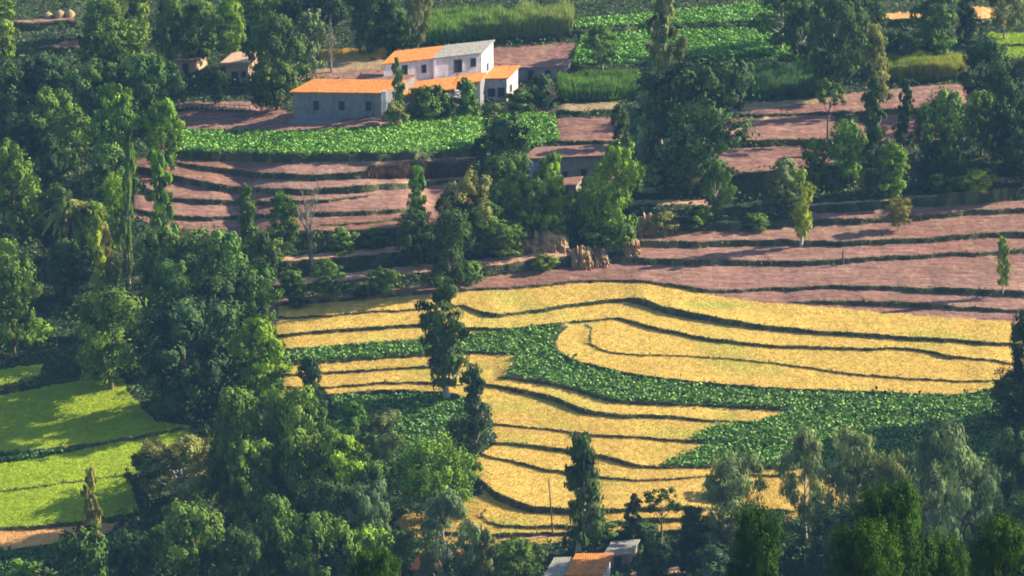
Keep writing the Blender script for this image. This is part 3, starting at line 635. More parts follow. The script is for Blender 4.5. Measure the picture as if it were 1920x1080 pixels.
TREES = [
 # top left wood
 ('round',185,135,0,110,'mid','rounded mid green tree at the very top left above the sloping wood'),
 ('round',235,195,48,140,'mid','broad green tree on the upper left slope just above the hut level'),
 ('round',285,245,105,110,'mid','green tree left of the stick fence with its crown against dark shade'),
 ('round',120,330,170,125,'mid','wide green tree low on the upper left slope, left of a lighter one'),
 ('round',180,260,120,110,'mid','dense green tree in the middle of the upper left wood'),
 ('tall',225,345,165,95,'bright','lighter green tall tree in the upper left wood beside the leafy field'),
 ('round',305,335,188,85,'bright','green tree touching the left end of the bright leafy field'),
 ('round',28,245,125,95,'dark','dark tree at the left edge level with the farmhouse'),
 ('round',85,225,100,115,'dark','dark shaded tree under the top left brown strip'),
 ('round',55,320,215,90,'dark','dark tree at the left edge below the farmhouse level'),
 ('round',140,240,140,80,'dark','dark tree squeezed into the upper left wood'),
 ('tall',8,120,-15,60,'lime','yellow green tree at the top left corner'),
 ('tall',268,75,-20,36,'lime','slim yellowish column tree at the top left'),
 ('round',320,125,-20,80,'mid','mottled green tree at the top between slim column and mud huts'),
 ('round',225,75,-30,60,'dark','dark tree behind the slim yellowish column tree'),
 ('round',375,125,0,80,'mid','leafy tree directly above the left mud hut'),
 ('tall',437,135,-5,60,'bright','light green tree with white leaning trunk above the right mud hut'),
 ('round',405,195,135,42,'dark','dark tree standing in front of the two mud huts'),
 ('round',335,198,140,42,'mid','sparse green tree at the left mud hut wall'),
 ('round',500,55,-30,120,'bright','bright topped tree at the top edge left of centre'),
 ('round',520,205,35,130,'dark','big dark tree left of the farmhouse wing'),
 ('round',575,150,25,80,'pale','greyish tree between the dark tree and the yellow strip'),
 ('round',490,208,125,45,'mid','green tree between right mud hut and big dark tree'),
 ('bare',622,135,28,34,'olive','pale bare tree behind the left farmhouse roof'),
 ('round',615,60,-40,90,'dark','dark tree at the top edge behind the pale bare tree'),
 ('round',690,100,-40,110,'dark','dark bushy tree at the top left of the tall sugarcane'),
 ('round',745,95,20,70,'mid','green tree just left of the pale trunked tree above the roof'),
 ('euc',783,100,-40,60,'olive','pale trunked tan crowned tree right above the farmhouse roof'),
 ('round',560,70,-10,80,'dark','dark tree behind the bright topped tree'),
 # top centre and right
 ('euc',1130,130,50,75,'mid','small feathery tree on the leafy plot left of the tall dark tree'),
 ('lop',1238,270,-10,85,'olive','very tall narrow olive tree rising above the big dark crown'),
 ('round',1292,345,112,205,'dark','biggest dark green tree right of the centre top'),
 ('lop',1205,355,185,100,'pale','pale leafed lopped tree in front of the biggest dark tree'),
 ('tall',1165,330,200,50,'dark','narrow dark tree left of the pale lopped tree'),
 ('euc',1465,95,-30,130,'mid','feathery tree at the top edge right of the leafy plots'),
 ('euc',1565,180,-20,150,'dark','large dark feathery tree in the upper right'),
 ('euc',1500,130,10,90,'dark','dark feathery tree left of the large upper right one'),
 ('lop',1640,210,50,60,'olive','thin ragged tree right of the large feathery tree'),
 ('round',1690,110,60,70,'dark','dark tree behind the yellow cane at the top right'),
 ('tall',1755,120,-30,90,'mid','tapering green tree at the top right left of the dark trunk'),
 ('tall',1810,80,-40,40,'dark','very dark upright tree at the top beside an orange plot'),
 ('euc',1883,72,-40,80,'olive','white trunked tree above the bright green patch at top right'),
 ('round',1850,205,75,110,'dark','dark round tree left of the bright green patch at top right'),
 ('round',1625,60,-30,90,'dark','dark tree at the top edge above the thin ragged tree'),
 ('round',1920,200,110,80,'olive','olive tree on the right edge below the bright green patch'),
 ('umb',1552,262,150,70,'mid','thin stemmed tree standing on the upper brown plot'),
 ('lop',1635,310,150,55,'dark','dark lopped tree between the two upper brown plots'),
 ('lop',1690,285,155,36,'dark','slim dark lopped tree right of the dark lopped one'),
 ('round',1780,345,175,100,'mid','full green tree right of the slim lopped tree'),
 ('round',1735,290,200,50,'mid','small green tree tucked left of the full green tree'),
 ('round',1840,290,170,75,'mid','green tree right of the full green tree'),
 ('round',1890,320,150,110,'dark','dark green tree near the right edge above the path'),
 ('round',1870,240,120,80,'dark','dark tree on the right edge above another dark crown'),
 ('round',1920,350,240,80,'dark','dark tree cut by the right edge above the path'),
 ('round',1590,350,232,85,'bright','bright green tree on the shaded bank above the brown terraces'),
 ('round',1528,340,265,65,'mid','mottled tree left of the bright green tree on the bank'),
 ('tall',1668,378,272,68,'bright','upright bright green tree right of the bright one on the bank'),
 ('round',1745,345,265,50,'dark','shaded tree on the bank right of the upright bright tree'),
 ('tall',1468,400,300,66,'pale','pale green tree left of the lopped tree on the brown terraces'),
 ('lop',1502,458,322,52,'lime','yellow green lopped tree standing on the brown terraces'),
 ('euc',1685,432,372,56,'olive','small see through olive tree on the upper brown terrace'),
 ('lop',1880,548,448,26,'lime','slim lopped tree on the wide brown terrace near the right edge'),
 ('euc',1336,410,305,70,'mid','loose green tree on the shaded bank right of the big dark tree'),
 ('bush',1285,345,292,70,'olive','reddish olive shrub under the biggest dark tree'),
 ('bush',1225,355,300,60,'pale','pale shrub left of the reddish olive shrub'),
 ('bush',1345,340,300,60,'mid','green shrub at the edge of the small brown plot'),
 ('bush',1830,355,318,70,'lime','yellow green shrub beside the path near the right edge'),
 ('bush',1770,360,325,60,'mid','green shrub left of the yellow green shrub by the path'),
 ('bush',1310,420,385,60,'mid','low shrub in the shade beneath the loose green tree'),
 ('bush',1240,440,400,60,'olive','olive shrub above the dug out earth bank'),
 ('bush',1420,430,400,50,'mid','low green shrub at the left end of the brown terraces'),
 # by the farmhouse
 ('bush',800,222,160,75,'mid','green bush against the middle of the farmhouse front'),
 ('bush',876,216,150,56,'mid','dark green bush by the white stair of the farmhouse'),
 ('lop',750,226,112,30,'mid','slim green tree in front of the white upper storey'),
 ('bush',742,236,192,50,'olive','olive bush at the left wing corner of the farmhouse'),
 ('bush',838,222,185,50,'dark','dark bush between the two green farmhouse bushes'),
 ('bush',925,222,192,40,'olive','small olive bush below the right wing of the farmhouse'),
 ('bush',1020,200,140,60,'dark','dark bush at the shed right of the farmhouse'),
 ('bare',1025,205,140,50,'olive','thin bare tree leaning beside the dark shed bush'),
 ('bush',975,205,170,60,'mid','green bush right of the farmhouse end wall'),
 ('bush',940,315,222,100,'dark','large dark bush at the edge of the leafy field'),
 # middle cluster
 ('round',935,430,290,110,'mid','green tree directly below the large dark bush'),
 ('tall',985,460,325,70,'mid','green tree in front of the flat roofed hut'),
 ('tall',1028,450,292,60,'bright','light green upright tree covering the hut front'),
 ('round',1140,450,275,110,'bright','large bright green tree right of the flat roofed hut'),
 ('bush',1080,420,358,52,'lime','lime green bush between hut and large bright tree'),
 ('bush',1040,450,395,60,'mid','green bush below the lime green bush'),
 ('bush',1120,455,400,80,'bright','bright green bush at the foot of the large bright tree'),
 ('round',880,480,330,95,'olive','olive tinted tree left of the hut cluster'),
 ('round',905,480,380,100,'mid','green tree at the front of the hut cluster'),
 ('lop',788,480,318,50,'bright','slim bright lopped tree at the right end of the left terraces'),
 ('round',780,500,395,90,'dark','dark tree at the right end of the left terraces'),
 ('round',838,548,400,95,'dark','dark tree with pale twisted stem on the earth path'),
 ('round',950,485,420,80,'mid','low green tree left of the tan earth bank'),
 ('round',850,460,350,70,'dark','dark tree behind the olive tinted one'),
 ('bush',1170,470,420,50,'mid','green shrub between the two tan earth banks'),
 ('lop',465,475,348,44,'mid','slim lopped tree on the left brown terraces'),
 ('lop',528,475,365,62,'mid','thicker lopped tree beside the bare one on the left terraces'),
 ('bare',585,500,338,70,'olive','tall bare grey tree below the left brown terraces'),
 ('bush',500,490,440,80,'mid','green bush under the slim lopped tree'),
 ('bush',640,470,430,70,'mid','green bush right of the tall bare tree'),
 ('bush',700,460,430,60,'mid','second green bush right of the tall bare tree'),
 ('tall',620,562,488,60,'mid','green tree on the lower bank just above the golden rice'),
 ('bush',545,540,505,50,'mid','bush below the tall bare tree on the lower bank'),
 ('bush',720,545,505,60,'mid','round bush on the lower bank left of the twisted stem tree'),
 ('bush',680,556,535,40,'dark','dark low bush at the top edge of the rice'),
 ('bush',555,572,552,50,'dark','low bush at the upper left corner of the rice'),
 ('bush',880,528,490,60,'mid','bush right of the twisted stem tree'),
 ('bush',1020,505,478,50,'mid','low bush left of the second tan earth bank'),
 # left middle wood
 ('round',30,450,270,110,'mid','large green tree at the left edge above the dark ravine'),
 ('tall',98,420,265,60,'dark','dark upright tree left of the date palm'),
 ('palm',132,490,345,120,'olive','date palm with drooping grey green fronds in the left wood'),
 ('round',205,420,275,110,'mid','green tree above and right of the date palm'),
 ('round',170,500,380,90,'mid','green tree below the date palm crown'),
 ('lop',243,540,250,34,'mid','slender pale trunked tree crossing the left ends of the terraces'),
 ('lop',312,500,290,58,'bright','leafy column tree in front of the left brown terraces'),
 ('lop',190,570,400,46,'lime','ivy covered slanting trunk in the left wood'),
 ('lop',205,560,420,40,'olive','second ivy covered trunk beside the slanting one'),
 ('round',225,470,330,60,'bright','bright green tree behind the slender pale trunk'),
 ('round',20,560,455,70,'lime','yellowish small tree at the left edge over the ravine'),
 ('round',28,670,480,105,'mid','green tree at the left edge beside the dark ravine'),
 ('bush',70,640,600,70,'bright','bright bush at the foot of the left edge tree'),
 ('round',208,728,542,160,'mid','broad rounded tree above the bright green paddy'),
 ('round',130,560,450,110,'dark','dark shaded tree in the ravine'),
 ('round',110,490,350,90,'dark','dark tree behind the date palm trunk'),
 ('round',300,560,430,100,'mid','green tree below the leafy column tree'),
 ('round',370,560,435,110,'mid','green tree at the lower left corner of the brown terraces'),
 ('round',425,620,440,120,'mid','wide green tree at the upper left of the golden strips'),
 ('round',475,660,500,120,'mid','green tree bordering the golden strips on the left'),
 ('round',400,680,515,130,'dark','mottled dark tree above the great dark crown'),
 ('round',320,652,495,120,'mid','green tree between rounded tree and mottled dark one'),
 ('round',350,778,570,205,'dark','great dark crown beside the bright green paddy'),
 ('tall',490,770,600,100,'bright','bright glossy tree at the left tip of the leafy crop'),
 ('round',455,745,640,90,'mid','green tree left of the bright glossy tree'),
 ('round',500,560,440,60,'dark','dark tree at the left end of the earth path'),
 ('bush',440,500,455,60,'mid','bush at the bottom of the left brown terraces'),
 # lower left wood
 ('tall',585,805,672,60,'dark','small dark tree standing before the lower golden strips'),
 ('round',430,965,735,120,'mid','green tree below the great dark crown'),
 ('round',530,965,730,120,'mid','green tree below the bright glossy tree'),
 ('tall',600,950,752,90,'mid','upright green tree below the small dark tree'),
 ('tall',655,890,760,70,'bright','bright leafy tree left of the shaded crop patch'),
 ('round',715,880,775,80,'pale','greyish tree in the shaded crop patch'),
 ('round',868,855,785,62,'dark','dark tree between shaded crop patch and golden terraces'),
 ('ball',812,975,812,160,'bright','large ball shaped dense green tree beside the golden terraces'),
 ('lop',895,850,697,52,'dark','crooked dark lopped tree on the left rim of the golden terraces'),
 ('bush',880,900,850,50,'mid','bush at the right foot of the ball shaped tree'),
 ('euc',345,940,825,200,'olive','big brownish feathery tree beside the lower green paddy'),
 ('round',275,935,845,80,'dark','dark tree left of the big brownish feathery tree'),
 ('round',370,1170,945,170,'mid','green tree low in front of the big brownish one'),
 ('round',470,1010,835,120,'mid','green tree right of the big brownish feathery tree'),
 ('round',565,1000,820,130,'mid','green tree in the middle of the lower left wood'),
 ('tall',640,1000,820,110,'bright','bright tree left of the ball shaped tree'),
 ('round',700,1000,860,80,'mid','green tree between bright tree and ball shaped tree'),
 ('round',630,1080,905,130,'dark','dark hollow crowned tree left of the lowest golden tip'),
 ('round',520,1120,935,120,'mid','green tree in the bottom left wood near the frame bottom'),
 ('euc',695,1090,905,110,'pale','pale feathery tree left of the lowest golden tip'),
 ('round',600,1160,965,120,'mid','green tree at the bottom edge left of the pale feathery one'),
 ('round',460,1180,990,110,'dark','dark tree at the bottom edge right of the low green tree'),
 ('round',690,1150,1000,110,'bright','bright tree at the bottom edge left of the orange roof'),
 ('round',745,1110,1000,80,'mid','green tree at the bottom edge touching the orange roof'),
 ('lop',178,1090,888,48,'olive','thin crooked tree in front of the lower green paddy'),
 ('bush',155,1110,990,110,'mid','green bush at the foot of the thin crooked tree'),
 ('bush',40,1100,1055,90,'bright','bright bush at the bottom left corner'),
 ('round',250,1150,1010,110,'dark','dark tree at the bottom edge right of the thin crooked tree'),
 # centre and lower right
 ('lop',838,748,530,118,'dark','tall lopped tree with pale trunk in the middle of the rice'),
 ('euc',825,1120,925,125,'pale','pale willowy tree over the lowest golden terraces'),
 ('euc',905,1120,995,60,'olive','slim pale tree at the bottom edge right of the willowy one'),
 ('round',972,1110,1012,95,'mid','round green tree at the bottom edge left of the lower house'),
 ('lop',1082,1045,822,100,'dark','tall dark lopped tree above the lower house'),
 ('lop',1186,1025,930,44,'dark','short dark tree right of the tall lopped one'),
 ('umb',1240,1020,915,80,'dark','small spreading tree on the lowest golden terrace'),
 ('bush',1130,1010,975,60,'mid','bush right of the tall dark lopped tree'),
 ('bush',1200,1010,980,70,'dark','low bush under the short dark tree'),
 ('euc',1365,1080,858,160,'pale','wide grey green tree at the right end of the lowest golden terraces'),
 ('round',1300,1080,950,90,'dark','dark tree left below the wide grey green tree'),
 ('euc',1512,1010,810,95,'pale','upright feathery tree before the shaded leafy crop'),
 ('euc',1590,1060,815,150,'pale','tall feathery grey green tree right of the upright one'),
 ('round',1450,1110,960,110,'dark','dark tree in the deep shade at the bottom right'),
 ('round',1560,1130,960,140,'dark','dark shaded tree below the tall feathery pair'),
 ('euc',1660,1060,850,110,'pale','feathery tree behind the near dark crowns'),
 ('euc',1780,1120,800,165,'pale','tallest feathery tree with white stems at the lower right'),
 ('euc',1720,1060,840,90,'pale','feathery tree just left of the tallest one'),
 ('euc',1830,1110,880,90,'pale','feathery tree with white stem at its foot right of the tallest one'),
 ('round',1885,1020,820,120,'dark','dark tree on the lower right edge below the rice'),
 ('round',1922,785,590,75,'dark','dark tree on the right edge at the end of the rice'),
 ('round',1898,812,700,95,'dark','dark tree on the right edge beside the shaded leafy crop'),
 ('round',1905,1120,930,110,'mid','green tree in the bottom right behind the near crown'),
 ('bush',1370,930,880,60,'pale','pale bush at the left foot of the wide grey green tree'),
 ('round',1230,1120,1010,80,'dark','dark tree right of the lower house'),
 ('round',1330,1150,1030,120,'dark','shaded tree at the bottom edge right of the lower house'),
]
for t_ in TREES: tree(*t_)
# trees just past the right and top edge, whose crowns lean over and whose shadows fall into the view
for (x, yb, h_, w_, l_) in [(1985,790,235,150,'level with the shaded leafy crop'),(2000,800,190,150,'in front of the first'),(2060,800,200,150,'outermost beside the leafy crop'),(2000,330,150,130,'level with the upper path'),(2080,300,160,140,'behind the one at the upper path'),(1980,230,140,120,'level with the upper brown plots'),(2010,960,200,150,'near the lower right wood'),(2080,900,200,150,'outermost of the lower right wood')]:
    tree('round', x, yb, yb-h_, w_, 'dark', 'dark broadleaf tree past the right edge, '+l_)

# nearby crowns on the camera's own hillside
def near_tree(x, yt, wpx, dist, label, mat='fore'):
    r = rays(np.array([x]), np.array([yt]))[0]; top = CAM+r*dist; zb = hillz(top[0], top[1]); s = FPX/dist
    put_tree('near', (top[0], top[1], zb-.3), (top[2]-zb)+.6, wpx/s*1.0, mat, label)
near_tree(1690, 918, 175, 235, 'nearest dark green tree with the highest crown at the bottom right')
near_tree(1620, 990, 160, 225, 'near tree with speckled leaves left of the highest near crown')
near_tree(1432, 958, 130, 250, 'near black green tree alone in the bottom centre right')
near_tree(1755, 1010, 120, 240, 'near tree low to the right of the highest near crown')
near_tree(1900, 985, 150, 230, 'near dark crown in the bottom right corner')
near_tree(722, 1040, 110, 250, 'near dark spiky crown peeking in at the bottom left of centre')

# ------------------------------------------------------------------ buildings
def empty(name, loc, label, cat, group=None):
    e = bpy.data.objects.new(name, None); col.objects.link(e); e.location = loc; e.empty_display_size = .5
    return tag(e, label, cat, group)
def shift(mb, o):
    mb.v = [tuple(np.array(v)-o) for v in mb.v]; return mb
class House:
    """walls between two front points of the ground with a depth vector; parts are children of one Empty"""
    def __init__(s, root): s.e = root; s.o = np.array(root.location)
    def add(s, mb, name, mat, parent=None, smooth=False):
        return shift(mb, s.o).build(name, M[mat], parent or s.e, smooth=smooth)
    def block(s, A, B, D, hf, hb, wall='white_wall', roof='tile', over=.35, th=.16, z0=None, back_over=.2, side_over=None):
        A = np.array(A, float); B = np.array(B, float); D = np.array(D, float); z = min(A[2], B[2]) if z0 is None else z0
        q = [A[:2], B[:2], B[:2]+D[:2], A[:2]+D[:2]]
        hs_ = [hf, hf, hb, hb]
        mb = MB().hexa([(p[0], p[1], z-1.6) for p in q], [(p[0], p[1], z+h) for p, h in zip(q, hs_)])
        wl = s.add(mb, 'wall', wall)
        u = (B-A)[:2]; Lu = np.linalg.norm(u); u = u/Lu; dl = np.linalg.norm(D[:2]); dn = D[:2]/dl; so_ = over if side_over is None else side_over
        sl_ = (hb-hf)/dl
        c = [A[:2]-u*so_-dn*over, B[:2]+u*so_-dn*over, B[:2]+D[:2]+u*so_+dn*back_over, A[:2]+D[:2]-u*so_+dn*back_over]
        zz = [z+hf-sl_*over, z+hf-sl_*over, z+hb+sl_*back_over, z+hb+sl_*back_over]
        rb = MB().hexa([(p[0], p[1], a+.01) for p, a in zip(c, zz)], [(p[0], p[1], a+.01+th) for p, a in zip(c, zz)])
        rf = s.add(rb, 'roof', roof)
        s.A, s.u, s.L, s.z, s.wall, s.n = A[:2], u, Lu, z, wl, np.array([u[1], -u[0]]); s.D = D
        return wl, rf
    def opening(s, f, z0, z1, wd, name='window', sill=True):
        c = s.A+s.u*s.L*f; n = s.n
        fr = MB()
        t = .09
        for du in (-wd/2-t/2, wd/2+t/2): fr.box(c+s.u*du+n*.03, s.u, n, t/2, .05, s.z+z0, s.z+z1)
        fr.box(c+n*.033, s.u, n, wd/2+t, .05, s.z+z1, s.z+z1+t)
        if sill: fr.box(c+n*.05, s.u, n, wd/2+t, .07, s.z+z0-t, s.z+z0)
        o = s.add(fr, name, 'frame')
        pn = MB().box(c+n*.012, s.u, n, wd/2, .012, s.z+z0, s.z+z1)
        s.add(pn, 'pane' if name == 'window' else 'leaf', 'recess_dark', o)
    def side_opening(s, f, z0, z1, wd):
        A, u, L, n = s.A, s.u, s.L, s.n
        d = s.D[:2]; ld = np.linalg.norm(d); s.A, s.u, s.L = A+u*L, d/ld, ld; s.n = np.array([s.u[1], -s.u[0]])
        s.opening(f, z0, z1, wd); s.A, s.u, s.L, s.n = A, u, L, n

# main farmhouse
a = at(550, 226); b = at(716, 221)
H = House(empty('farmhouse', tuple(a), 'large farmhouse with orange tiled roofs and white two storey block above the leafy field', 'house'))
sc = ppm(a)
H.block(a, b, (3.0, 4.6, 0), 4.3, 4.85, 'shaded_grey_wall', 'tile')
for f in (.26, .55, .85): H.opening(f, 1.7, 3.0, .75)
H.add(MB().box(H.A+H.u*H.L*.5+H.n*.9, H.u, H.n, H.L*.54, .9, H.z-1.2, H.z+.28), 'plinth', 'shaded_grey_wall')
a2 = a+np.array([6.0, 4.75, 0]); b2 = b+np.array([2.9, 4.75, 0])
H.block(a2, b2, (1.8, 2.6, 0), 4.6, 4.9, 'stone_wall', 'old_tile', .1)
# two storey block, set back on the yard
def lift(px, py_eave, zwall, p):      # front corner standing at depth of p
    r = rays(np.array([px]), np.array([py_eave]))[0]; t = (p[1]-CAM[1])/r[1]; q = CAM+r*t; return q
c0 = at(720, 210); c0[1] = 60.6; c0[2] = 8.0; el = lift(719, 113, 0, c0); er = lift(903, 108, 0, c0+np.array([0, 6.4, 0]))
zb = c0[2]; hf = (el[2]+er[2])/2-zb
A_, B_ = np.array([el[0], el[1], zb]), np.array([er[0], er[1], zb])
mid = A_+(B_-A_)*.51
H.block(A_, mid, (1.7, 5.0, 0), hf, hf+.55, 'white_wall', 'tile', .25)
H.opening(.42, hf-2.3, hf-.55, .75, 'door', False); H.opening(.80, hf-1.9, hf-.8, .6)
H.block(mid+(B_-A_)*.004, B_, (1.7, 5.0, 0), hf+.03, hf+.60, 'white_wall', 'slate', .25)
H.opening(.50, hf-2.5, hf-.6, 1.15, 'door', False); H.opening(.82, hf-1.8, hf-.65, .75); H.side_opening(.5, hf-3.2, hf-2.2, .7)
H.add(MB().box(mid[:2]+H.n*.12, H.u, H.n, .14, .1, H.z+hf-3.2, H.z+hf-.1), 'drain_pipe', 'white_wall')
# verandah roofs in front of the block
vh = hf-2.95
dv = np.array([0, -3.4, 0])
H.block(A_+dv+np.array([.2, 0, 0]), A_+dv+(B_-A_)*.72, (.9, 3.25, 0), vh-1.1, vh-.25, 'shaded_grey_wall', 'tile', .3, z0=zb)
for f in (.2, .5, .8): H.opening(f, .9 if f != .5 else 0, 2.0, .8, 'window' if f != .5 else 'door', f != .5)
H.block(A_+dv*.7+(B_-A_)*.735, A_+dv*.7+(B_-A_)*.985, (.7, 2.3, 0), vh-.7, vh-.1, 'shaded_grey_wall', 'tile', .25, z0=zb)
# sunlit white stair wall
st = A_+(B_-A_)*.735+np.array([0, -4.4, 0]); m = MB()
for k in range(7): m.box(st[:2]+np.array([.25*k-1.2, .42*k-.6]), (1, 0), (0, 1), .45, .22, zb-.6, zb+.25+.36*k)
H.add(m, 'stair', 'white_wall')
gp_ = b+np.array([.35, -.5, 0]); H.add(MB().box(gp_[:2], (1, 0), (0, 1), .28, .28, gp_[2]-.5, gp_[2]+4.2), 'pillar', 'white_wall')
# right wing
a3 = at(902, 197); a3[1] = 67.3; a3[2] = 7.3; e3 = lift(904, 148, 0, a3); e4 = lift(950, 145, 0, a3)
hw = e3[2]-a3[2]
H.block(np.array([e3[0], e3[1], a3[2]]), np.array([e4[0], e4[1]+.2, a3[2]]), (1.7, 5.0, 0), hw, hw+.5, 'shaded_pale_wall', 'tile', .3)
H.opening(.38, 1.0, 2.1, .9); H.opening(.78, 0.9, 2.2, .9); H.side_opening(.35, 1.2, 2.2, .7)
# long low shed right of the farmhouse
a = at(968, 152); b = at(1058, 146)
H = House(empty('shed', tuple(a), 'long low grey white shed between farmhouse and red brown plot', 'shed'))
H.block(a, b, (1.0, 3.2, 0), 2.0, 2.3, 'shaded_grey_wall', 'old_tile', .2); H.opening(.3, .1, 1.6, .8, 'door', False); H.opening(.65, .8, 1.5, .7)
# two mud huts
a = at(330, 138); b = at(366, 137)
H = House(empty('mud_hut', tuple(a), 'low mud hut half hidden by trees, left one of the two', 'hut', 'mud huts left of the farmhouse'))
H.block(a, b, (1.6, 3.4, 0), 1.9, 2.2, 'mud_wall', 'old_tile', .35); H.opening(.5, 0, 1.5, .8, 'door', False)
a = at(424, 158); b = at(466, 156)
H = House(empty('mud_hut', tuple(a), 'mud hut with pinkish sunlit end wall and thick roof edge, right one of the two', 'hut', 'mud huts left of the farmhouse'))
H.block(a, b, (1.4, 4.0, 0), 3.2, 3.6, 'mud_wall', 'mud_wall', .6, .35); H.opening(.4, 0, 1.9, .9, 'door', False); H.opening(.78, 1.0, 1.9, .6)
# flat roofed hut in the middle cluster
a = at(988, 352); b = at(1140, 345)
H = House(empty('field_hut', tuple(a), 'flat roofed hut with blue grey sheet front among the middle trees', 'hut'))
H.block(a, b, (1.6, 4.5, 0), 4.2, 4.4, 'stone_wall', 'old_tile', .5, .25)
H.add(MB().box(H.A+H.u*1.0+H.n*.06, H.u, H.n, 1.0, .05, H.z, H.z+3.9), 'sheet_panel', 'sheet'); H.opening(.45, 0, 2.1, 1.0, 'door', False); H.opening(.7, 1.4, 2.4, .8)
H = House(empty('lean_to', tuple(at(1045, 362)), 'small rust roofed lean to below the flat roofed hut', 'hut'))
H.block(at(1040, 368), at(1080, 366), (.8, 2.2, 0), 1.5, 1.9, 'stone_wall', 'old_tile', .2); H.opening(.5, 0, 1.4, .7, 'door', False)
# lower house at the bottom edge
a = at(1024, 1128); b = at(1126, 1126); sc = ppm(a)
H = House(empty('lower_house', tuple(a), 'white house with bright orange roof cut by the bottom edge', 'house'))
H.block(a, a+(b-a)*.40, (1.2, 4.2, 0), 3.0, 3.5, 'white_wall', 'slate', .3); H.opening(.5, .9, 1.9, .8)
H.block(a+(b-a)*.405+np.array([0, .2, 0]), b+np.array([0, .2, 0]), (1.2, 4.4, 0), 3.15, 3.75, 'white_wall', 'tile', .35); H.opening(.3, 0, 2.0, .9, 'door', False); H.opening(.72, 1.0, 2.1, .9)
H = House(empty('cattle_shed', tuple(at(1135, 1066)), 'grey roofed shed right behind the lower house', 'shed'))
H.block(at(1135, 1066), at(1180, 1062), (1.0, 3.2, 0), 1.6, 1.9, 'stone_wall', 'slate', .3); H.opening(.5, 0, 1.4, .8, 'door', False)
H = House(empty('lower_hut', tuple(at(775, 1088)), 'small hut with broken orange roof under the willowy tree at the bottom', 'hut'))
H.block(at(775, 1092), at(850, 1090), (1.0, 3.4, 0), 1.6, 2.3, 'mud_wall', 'tile', .3); H.opening(.5, 0, 1.4, .8, 'door', False)
H = House(empty('hilltop_hut', tuple(at(1880, 1056)), 'tiny tan wall of a hut between the trees at the bottom right', 'hut'))
H.block(at(1845, 1058), at(1868, 1057), (.5, 2.5, 0), 1.3, 1.5, 'mud_wall', 'old_tile', .2); H.opening(.5, 0, 1.0, .6, 'door', False)

# ------------------------------------------------------------------ earth banks, haystacks, poles, fence
def bank(x0, x1, yb, yt, n, label, name='earth_bank'):
    V = []; Fq = []; m = 90; rws = 16; q = random.Random(int(x0))
    A = at(x0, yb); B = at(x1, yb); s = ppm(A); h = (yb-yt)/s; L = B-A
    for j in range(rws+1):
        for i in range(m+1):
            f = i/m; t = j/rws; env = math.sin(math.pi*min(1, max(0, f)))**.16 if 0 < f < 1 else .2
            rib = abs(math.sin(f*n*math.pi+.5*math.sin(7*f)))**.7
            z = h*t*env*(.9+.14*vn(f*9, 1, int(x0))); dy = .2-.75*(1-t*.75)*(.2+.8*rib)+(vn(f*14, t*5, 3)-.5)*.5
            if j == rws: dy += 3.0
            p = A+L*f; nn = float(fbm(f*23, t*6+x0, 7, 4)); V.append((p[0]-A[0]+(nn-.5)*.5, p[1]-A[1]+dy+.9*t+.5-(nn-.5)*1.5, p[2]-A[2]+z*(.75+.3*float(vn(f*17, 2, 9)))-.15))
    for j in range(rws):
        for i in range(m):
            k = j*(m+1)+i; Fq.append((k, k+1, k+m+2, k+m+1))
    o = np_mesh(name, V, np.array(Fq), M['earth']); o.location = A
    tag(o, label, 'earth bank', 'bare earth banks along the path')
bank(976, 1066, 476, 443, 5, 'long ribbed tan earth bank above the earth path')
bank(1072, 1112, 506, 472, 3, 'fluted tan earth bank just below the path')
bank(1115, 1142, 503, 480, 2, 'small tan earth bank right of the fluted one')
bank(1192, 1252, 446, 412, 3, 'crumbling tan earth bank at the left end of the brown terraces')
bank(1170, 1200, 480, 456, 2, 'narrow tan earth bank at the bend of the path')
def haystack(x, yb, wpx, hpx, label):
    p = at(x, yb); s = ppm(p); r = wpx/s/2; h = hpx/s; V = []; Fq = []; n = 14
    prof = [(1, -.05), (1.02, .2), (.9, .5), (.62, .78), (.25, .95), (.02, 1)]
    for i, (a, z) in enumerate(prof):
        for k in range(n):
            t = 6.283*k/n; rr = r*a*(1+.12*math.sin(3*t+i)); V.append((rr*math.cos(t), rr*math.sin(t), z*h))
    for i in range(len(prof)-1):
        for k in range(n): Fq.append((i*n+k, i*n+(k+1) % n, (i+1)*n+(k+1) % n, (i+1)*n+k))
    o = np_mesh('haystack', V, np.array(Fq), M['straw'], smooth=True); o.location = p; tag(o, label, 'haystack', 'straw stacks at the top left')
haystack(90, 32, 19, 10, 'leftmost pale straw stack on the top left strip')
haystack(112, 32, 20, 14, 'middle pale straw stack on the top left strip')
haystack(131, 31, 18, 14, 'rightmost pale straw stack on the top left strip')
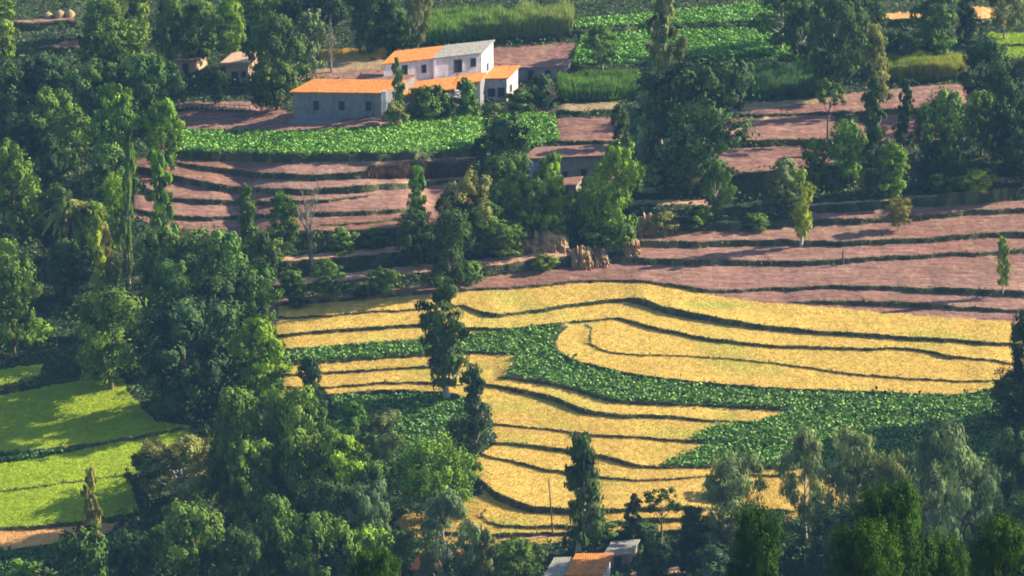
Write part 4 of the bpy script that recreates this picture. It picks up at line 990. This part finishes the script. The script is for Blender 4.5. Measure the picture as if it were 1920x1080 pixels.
def pole(x, yb, yt, label, r=.07, lean=0, name='pole'):
    p = at(x, yb); s = ppm(p); h = (yb-yt)/s; o = MB().tube([(0, 0, -.3), (lean*.5, 0, h*.5), (lean, 0, h)], [r, r*.85, r*.6], 7).build(name, M['wood'], smooth=True)
    o.location = p; tag(o, label, 'pole', 'wooden poles in the fields')
pole(1037, 1003, 890, 'thin dark pole standing before the lowest golden terraces', .10, -.55)
pole(1105, 1012, 940, 'short thin pole right of the tall dark lopped tree', .05)
pole(1345, 112, 55, 'dark pole on the leafy plot at the top', .08)
pole(1580, 496, 468, 'short stump pole on the brown terraces', .16)
pole(1534, 1080, 1044, 'thin pale pole in the deep shade at the bottom right', .07)
# stick fence by the yard
f0 = at(308, 200); f1 = at(468, 208)
fe = empty('stick_fence', tuple(f0), 'low fence of pale sticks along the yard left of the farmhouse', 'fence')
for k in range(18):
    p = f0+(f1-f0)*k/17; g_ = at(308+160*k/17., 201+7*k/17.)-f0
    MB().tube([(g_[0], g_[1], g_[2]-.2), (g_[0]+random.uniform(-.1, .1), g_[1], g_[2]+random.uniform(.8, 1.1))], [.07, .05], 6).build('post', M['pale_wood'], fe)
for hz in (.35, .75):
    MB().tube([tuple(at(308+160*k/8., 201+7*k/8.)-f0+np.array([0, .06, hz])) for k in range(9)], [.045]*9, 6).build('rail', M['pale_wood'], fe)
# straw bundles by the standing stalks
# ------------------------------------------------------------------ air
hm = bpy.data.materials.new('haze'); hm.use_nodes = True; ht = hm.node_tree
ht.nodes.remove(ht.nodes['Principled BSDF']); pv = ht.nodes.new('ShaderNodeVolumePrincipled')
pv.inputs['Color'].default_value = (.27, .55, 1.0, 1); pv.inputs['Density'].default_value = .00008; pv.inputs['Anisotropy'].default_value = 0
ht.links.new(pv.outputs[0], ht.nodes['Material Output'].inputs['Volume'])
lo = P[..., 2].min(); lo = min(lo, HV[..., 2].min())-1.2
hb = MB().hexa([(-420, -620, lo), (420, -620, lo), (420, 520, lo), (-420, 520, lo)], [(-420, -620, CAM[2]+12), (420, -620, CAM[2]+12), (420, 520, CAM[2]+12), (-420, 520, CAM[2]+12)]).build('haze', hm)
tag(hb, kind='stuff'); hb['label'] = 'thin bluish air over the whole valley'
